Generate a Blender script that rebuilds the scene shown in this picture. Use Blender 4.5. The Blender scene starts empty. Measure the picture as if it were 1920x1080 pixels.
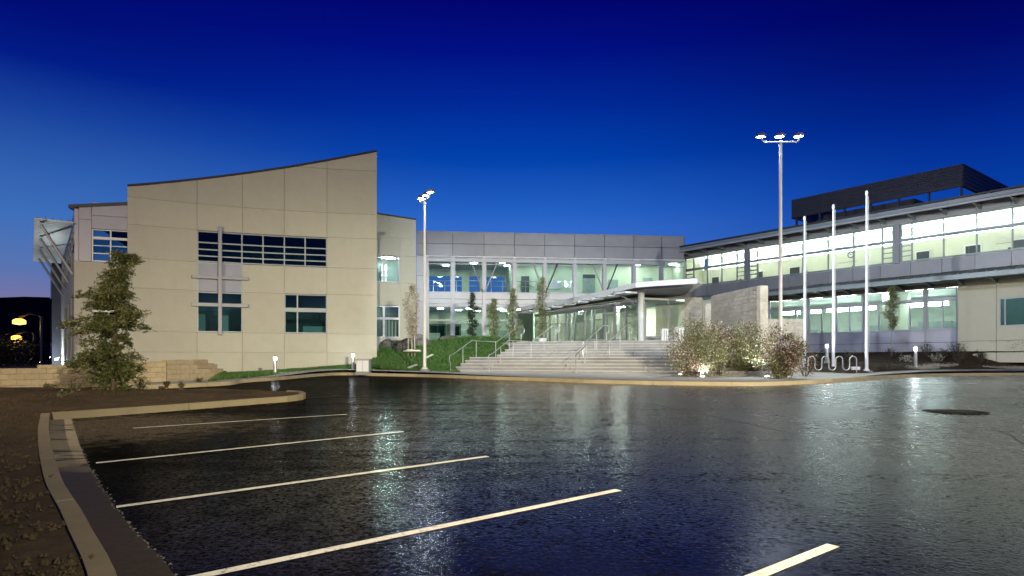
import bpy, bmesh, math, random
import numpy as np
from mathutils import Vector, Matrix, noise as mnoise

random.seed(7); RNG = np.random.default_rng(11)
SC = bpy.context.scene
COL = SC.collection
R = math.radians

# ------------------------------------------------------------------ camera
EYE = 1.64; FPX = 1170.0; HOR = 675.0
cam_d = bpy.data.cameras.new('camera'); cam = bpy.data.objects.new('camera', cam_d); COL.objects.link(cam)
cam.location = (0, 0, EYE); cam.rotation_euler = (R(90), 0, 0)
cam_d.sensor_width = 36; cam_d.lens = 36 * FPX / 1920; cam_d.shift_y = (HOR - 540) / 1920
cam_d.clip_start = 0.1; cam_d.clip_end = 4000
SC.camera = cam

# ------------------------------------------------------------------ sky (clear dusk, glow low in the west)
W = bpy.data.worlds.new('World'); SC.world = W; W.use_nodes = True
nt = W.node_tree; nt.nodes.clear()
def wn(t, **k):
    n = nt.nodes.new(t)
    for a, b in k.items(): setattr(n, a, b)
    return n
wl = nt.links.new
tc = wn('ShaderNodeTexCoord'); sp = wn('ShaderNodeSeparateXYZ'); wl(tc.outputs['Generated'], sp.inputs[0])
def ramp(tree, stops, interp='LINEAR'):
    n = tree.nodes.new('ShaderNodeValToRGB'); cr = n.color_ramp; cr.interpolation = interp
    while len(cr.elements) < len(stops): cr.elements.new(0.5)
    for e, (p, c) in zip(cr.elements, stops): e.position = p; e.color = (*c, 1)
    return n
def lin(*c): return tuple((v / 255 / 12.92) if v < 10.3 else ((v / 255 + .055) / 1.055) ** 2.4 for v in c)
def sky_ramp(stops): n = ramp(nt, [(z, lin(*c)) for z, c in stops]); wl(sp.outputs['Z'], n.inputs[0]); return n.outputs[0]
top = [(.62, (1, 3, 80)), (.80, (1, 2, 62)), (1, (1, 2, 52))]
east = sky_ramp([(0, (60, 90, 160)), (.12, (38, 92, 178)), (.20, (8, 66, 166)), (.26, (2, 48, 152)), (.322, (1, 27, 128)), (.381, (1, 10, 107)), (.43, (1, 3, 92))] + top)
south = sky_ramp([(0, (92, 100, 160)), (.10, (78, 118, 196)), (.205, (50, 106, 202)), (.229, (36, 98, 196)), (.305, (2, 66, 172)), (.376, (1, 42, 152)), (.44, (1, 17, 132)), (.494, (2, 6, 113))] + top)
west = sky_ramp([(0, (140, 112, 150)), (.07, (122, 116, 162)), (.117, (88, 116, 176)), (.182, (62, 111, 186)), (.244, (46, 93, 173)), (.304, (25, 66, 156)), (.36, (2, 26, 132)), (.408, (1, 11, 116))] + top)
def az_fac(a, b):
    dt = wn('ShaderNodeVectorMath', operation='DOT_PRODUCT'); wl(tc.outputs['Generated'], dt.inputs[0]); dt.inputs[1].default_value = (-.93, .37, 0)
    mr = wn('ShaderNodeMapRange', interpolation_type='SMOOTHSTEP'); wl(dt.outputs['Value'], mr.inputs['Value']); mr.inputs['From Min'].default_value = a; mr.inputs['From Max'].default_value = b; return mr.outputs[0]
def mixc(f, p, q):
    x = wn('ShaderNodeMix', data_type='RGBA'); wl(f, x.inputs['Factor']); wl(p, x.inputs['A']); wl(q, x.inputs['B']); return x.outputs['Result']
skyc = mixc(az_fac(.40, .88), mixc(az_fac(-.30, .34), east, south), west)
bg = wn('ShaderNodeBackground'); wl(skyc, bg.inputs[0]); bg.inputs[1].default_value = 1.0
wo = wn('ShaderNodeOutputWorld'); wl(bg.outputs[0], wo.inputs[0])

SC.view_settings.view_transform = 'Standard'; SC.view_settings.look = 'None'
SC.view_settings.exposure = 0; SC.view_settings.gamma = 1
SC.view_settings.use_curve_mapping = False
SC.render.engine = 'CYCLES'
SC.cycles.use_denoising = True
SC.cycles.max_bounces = 8; SC.cycles.transparent_max_bounces = 24; SC.cycles.diffuse_bounces = 3; SC.cycles.glossy_bounces = 4
SC.cycles.sample_clamp_indirect = 4.0; SC.cycles.caustics_reflective = False; SC.cycles.caustics_refractive = False

# ------------------------------------------------------------------ helpers
ORG = {}
def lotz(Y):
    Y = min(max(Y, -30), 60)
    if Y < 8: return .036 * Y
    if Y < 20: return .288 + .036 * (Y - 8) - .0225 * (Y - 8) ** 2 / 24
    return .585 + .0135 * (Y - 20)
def plaz(X, Y): return .155 + lotz(Y) + .02 * max(0, Y - 28)
def at(px, py, Y): return Vector(((px - 960) / FPX * Y, Y, EYE + (HOR - py) / FPX * Y))
def gp(px, py):
    lo, hi = 1.5, 55
    for _ in range(50):
        Y = (lo + hi) / 2
        if HOR + (EYE - lotz(Y)) * FPX / Y > py: lo = Y
        else: hi = Y
    return Vector(((px - 960) / FPX * Y, Y, lotz(Y)))

class MB:
    def __init__(s): s.v = []; s.f = []
    def add(s, vs, fs):
        o = len(s.v); s.v += [tuple(v) for v in vs]; s.f += [tuple(i + o for i in f) for f in fs]; return s
    def hexa(s, p):
        return s.add(p, [(0, 3, 2, 1), (4, 5, 6, 7), (0, 1, 5, 4), (1, 2, 6, 5), (2, 3, 7, 6), (3, 0, 4, 7)])
    def box(s, x0, x1, y0, y1, z0, z1):
        return s.hexa([(x0, y0, z0), (x1, y0, z0), (x1, y1, z0), (x0, y1, z0), (x0, y0, z1), (x1, y0, z1), (x1, y1, z1), (x0, y1, z1)])
    def fbox(s, F, s0, s1, n0, n1, z0, z1):
        if isinstance(F, Curve) and s1 - s0 > 1:
            k = int((s1 - s0) / .5) + 2; return s.strip(F, list(np.linspace(s0, s1, k)), [z0] * k, [z1] * k, n0, n1)
        q = [(s0, n0), (s1, n0), (s1, n1), (s0, n1)]
        return s.hexa([F.p(a, b, z0) for a, b in q] + [F.p(a, b, z1) for a, b in q])
    def prism(s, poly, z0, z1):
        n = len(poly)
        zb = [z0(*p) if callable(z0) else z0 for p in poly]; zt = [z1(*p) if callable(z1) else z1 for p in poly]
        vs = [(p[0], p[1], z) for p, z in zip(poly, zb)] + [(p[0], p[1], z) for p, z in zip(poly, zt)]
        fs = [tuple(range(n - 1, -1, -1)), tuple(range(n, 2 * n))] + [(i, (i + 1) % n, n + (i + 1) % n, n + i) for i in range(n)]
        return s.add(vs, fs)
    def strip(s, F, ss, zb, zt, n0, n1):
        vs = []
        for a, b, t in zip(ss, zb, zt): vs += [F.p(a, n0, b), F.p(a, n1, b), F.p(a, n1, t), F.p(a, n0, t)]
        fs = [(0, 1, 2, 3)]; m = len(ss)
        for i in range(m - 1):
            o = 4 * i
            for k in range(4): fs.append((o + k, o + (k + 1) % 4, o + 4 + (k + 1) % 4, o + 4 + k))
        fs.append(tuple(4 * (m - 1) + k for k in (3, 2, 1, 0)))
        return s.add(vs, fs)
    def tube(s, pts, r, seg=8):
        pts = [Vector(p) for p in pts]; n = len(pts); rr = r if isinstance(r, (list, tuple)) else [r] * n
        o = len(s.v); ref = None
        for i, p in enumerate(pts):
            t = (pts[min(i + 1, n - 1)] - pts[max(i - 1, 0)]).normalized()
            if ref is None: ref = Vector((0, 0, 1)) if abs(t.z) < .9 else Vector((1, 0, 0))
            a = t.cross(ref)
            if a.length < 1e-4: a = t.orthogonal()
            a.normalize(); b = t.cross(a).normalized(); ref = b.cross(t) if False else ref
            for k in range(seg):
                w = 2 * math.pi * k / seg; s.v.append(tuple(p + (a * math.cos(w) + b * math.sin(w)) * rr[i]))
        for i in range(n - 1):
            for k in range(seg):
                s.f.append((o + i * seg + k, o + i * seg + (k + 1) % seg, o + (i + 1) * seg + (k + 1) % seg, o + (i + 1) * seg + k))
        s.f.append(tuple(o + k for k in range(seg - 1, -1, -1))); s.f.append(tuple(o + (n - 1) * seg + k for k in range(seg)))
        return s
    def lathe(s, c, prof, seg=16):
        o = len(s.v); m = len(prof)
        for r, z in prof:
            for k in range(seg):
                w = 2 * math.pi * k / seg; s.v.append((c[0] + r * math.cos(w), c[1] + r * math.sin(w), c[2] + z))
        for i in range(m - 1):
            for k in range(seg): s.f.append((o + i * seg + k, o + i * seg + (k + 1) % seg, o + (i + 1) * seg + (k + 1) % seg, o + (i + 1) * seg + k))
        s.f.append(tuple(o + k for k in range(seg - 1, -1, -1))); s.f.append(tuple(o + (m - 1) * seg + k for k in range(seg)))
        return s
    def build(s, name, mat, parent=None, smooth=False, bevel=0, fix=True, **props):
        off = ORG[parent.name] if parent else Vector((0, 0, 0))
        me = bpy.data.meshes.new(name)
        me.from_pydata([(v[0] - off.x, v[1] - off.y, v[2] - off.z) for v in s.v], [], s.f)
        if fix or bevel:
            bm = bmesh.new(); bm.from_mesh(me)
            if fix: bmesh.ops.recalc_face_normals(bm, faces=bm.faces)
            if bevel: bmesh.ops.bevel(bm, geom=bm.edges[:], offset=bevel, segments=1, affect='EDGES', clamp_overlap=True)
            bm.to_mesh(me); bm.free()
        if smooth: me.shade_smooth(); me.set_sharp_from_angle(angle=R(40))
        me.materials.append(mat)
        return link(name, me, parent, off, **props)
def link(name, me, parent=None, org=None, loc=None, rotz=0, **props):
    o = bpy.data.objects.new(name, me); COL.objects.link(o)
    if parent: o.parent = parent
    off = ORG[parent.name] if parent else Vector((0, 0, 0))
    if loc is not None: o.location = Vector(loc) - off; o.rotation_euler = (0, 0, rotz)
    ORG[o.name] = Vector(loc) if loc is not None else (org if org is not None else off)
    for k, v in props.items(): o[k] = v
    return o
def thing(name, label, cat, loc, group=None, kind=None):
    o = bpy.data.objects.new(name, None); COL.objects.link(o); o.location = loc; o.empty_display_size = .3
    if label: o['label'] = label
    if cat: o['category'] = cat
    if group: o['group'] = group
    if kind: o['kind'] = kind
    ORG[o.name] = Vector(loc); return o

class Frame:
    """straight facade: s along the wall, n outwards, z up"""
    def __init__(f, a, b):
        f.o = Vector((a[0], a[1], 0)); d = Vector((b[0] - a[0], b[1] - a[1], 0)); f.L = d.length; f.u = d.normalized()
        f.n = Vector((f.u.y, -f.u.x, 0))
    def p(f, s, n, z): q = f.o + f.u * s + f.n * n; return Vector((q.x, q.y, z))
    def s_at(f, px, n=0):
        k = (px - 960) / FPX; o = f.o + f.n * n
        return (k * o.y - o.x) / (f.u.x - k * f.u.y)
    def z_at(f, px, py, n=0):
        q = f.p(f.s_at(px, n), n, 0); return EYE + (HOR - py) / FPX * q.y
    def rot(f): return math.atan2(f.u.y, f.u.x)
class Curve:
    """curved facade through plan points"""
    def __init__(f, pts):
        f.P = [Vector((p[0], p[1], 0)) for p in pts]; f.S = [0]
        for a, b in zip(f.P, f.P[1:]): f.S.append(f.S[-1] + (b - a).length)
        f.L = f.S[-1]
    def p(f, s, n, z):
        i = 0
        while i < len(f.S) - 2 and s > f.S[i + 1]: i += 1
        d = (f.P[i + 1] - f.P[i]); t = (s - f.S[i]) / d.length; q = f.P[i] + d * t
        # smoothed normal
        def dirv(j): j = max(0, min(len(f.P) - 2, j)); return (f.P[j + 1] - f.P[j]).normalized()
        w = dirv(i - 1).lerp(dirv(i), t + .5) if t < .5 else dirv(i).lerp(dirv(i + 1), t - .5)
        nn = Vector((w.y, -w.x, 0)).normalized(); q = q + nn * n
        return Vector((q.x, q.y, z))
    def s_at(f, px, n=0):
        lo, hi = -2, f.L + 2
        for _ in range(50):
            m = (lo + hi) / 2; q = f.p(m, n, 0)
            if 960 + FPX * q.x / q.y < px: lo = m
            else: hi = m
        return lo

# ------------------------------------------------------------------ materials
class Mat:
    def __init__(s, name):
        s.m = bpy.data.materials.new(name); s.m.use_nodes = True; s.t = s.m.node_tree; s.b = s.t.nodes['Principled BSDF']; s.out = s.t.nodes['Material Output']
    def n(s, t, **k):
        x = s.t.nodes.new(t)
        for a, b in k.items():
            if a.startswith('i_'):
                key = a[2:].replace('_', ' '); x.inputs[key].default_value = b
            else: setattr(x, a, b)
        return x
    def l(s, a, b): s.t.links.new(a, b)
    def pos(s):
        return s.n('ShaderNodeNewGeometry').outputs['Position']
    def noise(s, scale, detail=4, rough=.55, vec=None, stretch=None):
        x = s.n('ShaderNodeTexNoise', i_Scale=scale, i_Detail=detail, i_Roughness=rough)
        v = vec if vec is not None else s.pos()
        if stretch:
            mp = s.n('ShaderNodeMapping'); mp.inputs['Scale'].default_value = stretch; s.l(v, mp.inputs[0]); v = mp.outputs[0]
        s.l(v, x.inputs['Vector']); return x.outputs['Fac']
    def mapr(s, v, a, b, c, d):
        x = s.n('ShaderNodeMapRange', i_From_Min=a, i_From_Max=b, i_To_Min=c, i_To_Max=d); s.l(v, x.inputs['Value']); return x.outputs[0]
    def ramp(s, v, stops, interp='LINEAR'):
        x = ramp(s.t, stops, interp); s.l(v, x.inputs[0]); return x.outputs[0]
    def mix(s, f, a, b, bt='MIX'):
        x = s.n('ShaderNodeMix', data_type='RGBA', blend_type=bt)
        for sock, v in (('Factor', f), ('A', a), ('B', b)):
            i = x.inputs[sock]
            if hasattr(v, 'is_linked'): s.l(v, i)
            elif isinstance(v, (int, float)): i.default_value = v
            else: i.default_value = (*v, 1)
        return x.outputs['Result']
    def math(s, op, a, b=0):
        x = s.n('ShaderNodeMath', operation=op)
        for i, v in enumerate((a, b)):
            if hasattr(v, 'is_linked'): s.l(v, x.inputs[i])
            else: x.inputs[i].default_value = v
        return x.outputs[0]
    def bump(s, h, strength, dist=.01, prev=None):
        x = s.n('ShaderNodeBump', i_Strength=strength, i_Distance=dist); s.l(h, x.inputs['Height'])
        if prev: s.l(prev, x.inputs['Normal'])
        return x.outputs[0]
    def set(s, **k):
        names = dict(col='Base Color', rough='Roughness', metal='Metallic', spec='Specular IOR Level', nor='Normal')
        for a, v in k.items():
            i = s.b.inputs[names[a]]
            if hasattr(v, 'is_linked'): s.l(v, i)
            elif isinstance(v, (int, float)): i.default_value = v
            else: i.default_value = (*v, 1)
        return s
def simple(name, col, rough=.5, metal=0, var=.12, scale=2.5, bump=0, bscale=60, spec=.5, island=0, stretch=None):
    m = Mat(name); f = m.noise(scale, 5, stretch=stretch)
    lo = tuple(c * (1 - var) for c in col); hi = tuple(min(1, c * (1 + var)) for c in col)
    c = m.ramp(f, [(.3, lo), (.7, hi)])
    if island:
        oi = m.n('ShaderNodeObjectInfo'); c = m.mix(1.0, c, m.ramp(oi.outputs['Random'], [(0, (1 - island,) * 3), (1, (1 + island * .2,) * 3)]), 'MULTIPLY')
    m.set(col=c, rough=rough, metal=metal, spec=spec)
    if bump: m.set(nor=m.bump(m.noise(bscale, 4), bump, .01))
    return m.m
def emit(name, col, s):
    m = Mat(name); m.set(col=(.02, .02, .02)); m.b.inputs['Emission Color'].default_value = (*col, 1); m.b.inputs['Emission Strength'].default_value = s; return m.m
def glass(name, tint, refl=1.0, rough=0.0):
    m = Mat(name); t = m.n('ShaderNodeBsdfTransparent'); t.inputs[0].default_value = (*tint, 1)
    g = m.n('ShaderNodeBsdfGlossy'); g.inputs['Roughness'].default_value = rough; g.inputs[0].default_value = (.92, .97, 1, 1)
    fr = m.n('ShaderNodeFresnel', i_IOR=1.5); f = m.math('MULTIPLY', fr.outputs[0], refl)
    mx = m.n('ShaderNodeMixShader'); m.l(f, mx.inputs[0]); m.l(t.outputs[0], mx.inputs[1]); m.l(g.outputs[0], mx.inputs[2]); m.l(mx.outputs[0], m.out.inputs[0])
    return m.m

def mk_stucco():
    m = Mat('stucco'); big = m.noise(.35, 5); mid = m.noise(2.2, 6); streak = m.noise(1.0, 5, stretch=(3, 3, .35))
    c = m.ramp(big, [(.3, (.475, .468, .392)), (.7, (.515, .507, .427))])
    c = m.mix(.32, c, m.ramp(mid, [(.35, (.46, .45, .38)), (.65, (.53, .52, .44))]))
    c = m.mix(m.mapr(streak, .58, .78, 0, .16), c, (.36, .335, .285))
    oi = m.n('ShaderNodeObjectInfo'); c = m.mix(1.0, c, m.ramp(oi.outputs['Random'], [(0, (.94, .94, .94)), (1, (1.02, 1.02, 1.01))]), 'MULTIPLY')
    m.set(col=c, rough=.85, spec=.2, nor=m.bump(m.noise(70, 3), .25, .01)); return m.m
BG, BF, RA = .22, .15, .055
def mk_asphalt():
    m = Mat('wet_asphalt'); P = m.pos(); xyz = m.n('ShaderNodeSeparateXYZ'); m.l(P, xyz.inputs[0])
    def swept(scale, ang, sx, sy, det=5):
        mp = m.n('ShaderNodeMapping'); mp.inputs['Rotation'].default_value = (0, 0, R(ang)); mp.inputs['Scale'].default_value = (sx, sy, 1); m.l(P, mp.inputs[0]); return m.noise(scale, det, .6, vec=mp.outputs[0])
    big = m.noise(.22, 5, .6); med = m.noise(1.3, 6, .6); grit = m.noise(24, 3, .65); fine = m.noise(85, 2, .7); blot = m.noise(3.4, 6, .68)
    tyre = swept(.9, 22, .10, 1.5); tyre2 = swept(1.3, -32, .12, 1.6)
    dx = m.math('ADD', xyz.outputs['X'], 7.2); dy = m.math('SUBTRACT', xyz.outputs['Y'], 11.6)
    d = m.math('SQRT', m.math('ADD', m.math('MULTIPLY', m.math('MULTIPLY', dx, dx), .25), m.math('MULTIPLY', m.math('MULTIPLY', dy, dy), .30)))
    dry = m.mapr(m.math('ADD', d, m.math('MULTIPLY', m.math('SUBTRACT', blot, .5), 2.6)), .65, 1.35, 1, 0)
    c = m.ramp(med, [(.3, (.0025, .0025, .003)), (.7, (.006, .0058, .006))])
    c = m.mix(m.mapr(grit, .60, .78, 0, .5), c, (.022, .021, .019))
    sheen = m.n('ShaderNodeMapRange', interpolation_type='SMOOTHSTEP', i_From_Min=1.5, i_From_Max=7.0, i_To_Min=0, i_To_Max=.9); m.l(xyz.outputs['X'], sheen.inputs['Value'])
    c = m.mix(sheen.outputs[0], c, m.ramp(grit, [(.3, (.022, .025, .022)), (.7, (.062, .068, .06))]))  # lighter greenish base towards the right paints in the reflected sheen
    c = m.mix(m.math('MULTIPLY', dry, .85), c, m.ramp(grit, [(.3, (.020, .016, .011)), (.7, (.13, .108, .075))]))
    r = m.math('ADD', m.mapr(big, .3, .7, RA, RA + .03), m.mapr(blot, .5, .75, 0, .03))
    r = m.math('ADD', r, m.math('MULTIPLY', dry, .25))
    coarse = m.n('ShaderNodeMapRange', interpolation_type='SMOOTHSTEP', i_From_Min=.5, i_From_Max=6.0, i_To_Min=0, i_To_Max=.20); m.l(xyz.outputs['X'], coarse.inputs['Value']); r = m.math('ADD', r, coarse.outputs[0])
    b = m.bump(grit, BG, .012); b = m.bump(fine, BF, .006, b); b = m.bump(med, .05, .03, b); b = m.bump(tyre, .03, .03, b)
    # the water film is broken: worn, better drained asphalt on the left keeps less of it, tyre paths have shed it
    film = m.n('ShaderNodeMapRange', interpolation_type='SMOOTHSTEP', i_From_Min=-5.2, i_From_Max=6.5, i_To_Min=.09, i_To_Max=2.0); m.l(xyz.outputs['X'], film.inputs['Value'])
    cov = m.math('MULTIPLY', film.outputs[0], m.mapr(blot, .36, .62, .52, 1.25))
    cov = m.math('MULTIPLY', cov, m.mapr(tyre, .36, .46, .72, 1.06)); cov = m.math('MULTIPLY', cov, m.mapr(tyre2, .34, .42, .80, 1.05))
    cov = m.math('MULTIPLY', cov, m.mapr(grit, .36, .62, .12, 1.75)); cov = m.math('MULTIPLY', cov, m.mapr(fine, .35, .65, .55, 1.4)); cov = m.math('MINIMUM', cov, 1.0)
    df = m.n('ShaderNodeBsdfDiffuse'); m.l(c, df.inputs[0]); m.l(b, df.inputs['Normal'])
    gl = m.n('ShaderNodeBsdfGlossy', distribution='GGX'); m.l(r, gl.inputs['Roughness']); m.l(b, gl.inputs['Normal'])
    fr = m.n('ShaderNodeFresnel', i_IOR=1.62); m.l(b, fr.inputs['Normal'])
    g2 = m.n('ShaderNodeBsdfGlossy', distribution='GGX', i_Roughness=.20); m.l(b, g2.inputs['Normal'])
    gm = m.n('ShaderNodeMixShader', i_Fac=.16); m.l(gl.outputs[0], gm.inputs[1]); m.l(g2.outputs[0], gm.inputs[2])
    mx = m.n('ShaderNodeMixShader'); m.l(m.math('MULTIPLY', cov, fr.outputs[0]), mx.inputs[0]); m.l(df.outputs[0], mx.inputs[1]); m.l(gm.outputs[0], mx.inputs[2]); m.l(mx.outputs[0], m.out.inputs[0])
    m.t.nodes.remove(m.b)
    return m.m
def mk_gutter():
    m = Mat('gutter_concrete'); w = m.noise(1.6, 6, .6, stretch=(.5, 2.2, 1)); g = m.noise(40, 4)
    wet = m.mapr(w, .38, .47, 1, 0)
    P = m.pos(); xyz = m.n('ShaderNodeSeparateXYZ'); m.l(P, xyz.inputs[0])
    wet = m.math('MAXIMUM', wet, m.mapr(m.math('ADD', xyz.outputs['Y'], m.math('MULTIPLY', w, 2.0)), 8.4, 9.4, 1, 0))
    c = m.mix(wet, m.ramp(g, [(.3, (.18, .155, .11)), (.7, (.30, .26, .19))]), m.ramp(g, [(.3, (.026, .020, .011)), (.7, (.05, .038, .022))]))
    r = m.mapr(wet, 0, 1, .8, .42)
    m.set(col=c, rough=r, spec=.08, nor=m.bump(m.noise(7, 5), .35, .02)); return m.m
def mk_concrete(name, col, scale=1.2, stain=.4):
    m = Mat(name); a = m.noise(scale, 6, .6); b = m.noise(25, 4); st = m.noise(.8, 6, .65)
    c = m.ramp(a, [(.3, tuple(x * .82 for x in col)), (.7, tuple(x * 1.12 for x in col))])
    c = m.mix(m.mapr(st, .52, .72, 0, stain), c, tuple(x * .45 for x in col))
    c = m.mix(m.mapr(b, .4, .7, 0, .25), c, tuple(x * .7 for x in col))
    oi = m.n('ShaderNodeObjectInfo'); c = m.mix(1.0, c, m.ramp(oi.outputs['Random'], [(0, (.88, .88, .88)), (1, (1.04, 1.04, 1.04))]), 'MULTIPLY')
    m.set(col=c, rough=.72, spec=.35, nor=m.bump(b, .3, .008)); return m.m
def mk_paint():
    m = Mat('line_paint'); a = m.noise(7, 6, .6); w = m.noise(16, 6, .75); s = m.noise(2.2, 5, .6)
    c = m.ramp(a, [(.3, (.70, .66, .56)), (.7, (.84, .80, .69))])
    c = m.mix(m.mapr(s, .48, .66, 0, .35), c, (.40, .37, .31)); c = m.mix(m.mapr(w, .54, .64, 0, .8), c, (.03, .028, .026))
    m.set(col=c, rough=.55, spec=.4, nor=m.bump(m.noise(30, 3), .4, .01)); return m.m
def mk_soil(name, lo, hi, sc=6):
    m = Mat(name); a = m.noise(sc, 8, .75); b = m.noise(.7, 5); g = m.noise(38, 5, .75)
    c = m.ramp(a, [(.3, lo), (.62, hi), (.8, tuple(x * 1.7 for x in hi))])
    c = m.mix(m.mapr(b, .35, .65, .0, .6), c, lo)
    m.set(col=c, rough=.9, spec=.15, nor=m.bump(g, .9, .03, m.bump(a, .8, .06))); return m.m
def mk_leaf(name, stops, rough=.42, trans=.25):
    m = Mat(name); g = m.n('ShaderNodeNewGeometry')
    c = m.ramp(g.outputs['Random Per Island'], stops)
    m.set(col=c, rough=rough, spec=.5)
    t = m.n('ShaderNodeBsdfTranslucent'); m.l(c, t.inputs[0]); mx = m.n('ShaderNodeMixShader', i_Fac=trans)
    m.l(m.b.outputs[0], mx.inputs[1]); m.l(t.outputs[0], mx.inputs[2]); m.l(mx.outputs[0], m.out.inputs[0]); return m.m
def mk_stone(name, lo, hi, vary=.74):
    m = Mat(name); a = m.noise(3.2, 6, .65); b = m.noise(28, 5, .7); s = m.noise(9, 5, .6, stretch=(.6, .6, 3))
    c = m.ramp(a, [(.3, lo), (.7, hi)]); c = m.mix(m.mapr(s, .5, .7, 0, .4), c, tuple(x * .6 for x in lo))
    oi = m.n('ShaderNodeObjectInfo'); c = m.mix(1.0, c, m.ramp(oi.outputs['Random'], [(0, (vary, vary * .99, vary * .98)), (1, (1.06, 1.055, 1.04))]), 'MULTIPLY')
    m.set(col=c, rough=.88, spec=.2, nor=m.bump(b, .7, .015, m.bump(s, .4, .02))); return m.m

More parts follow.
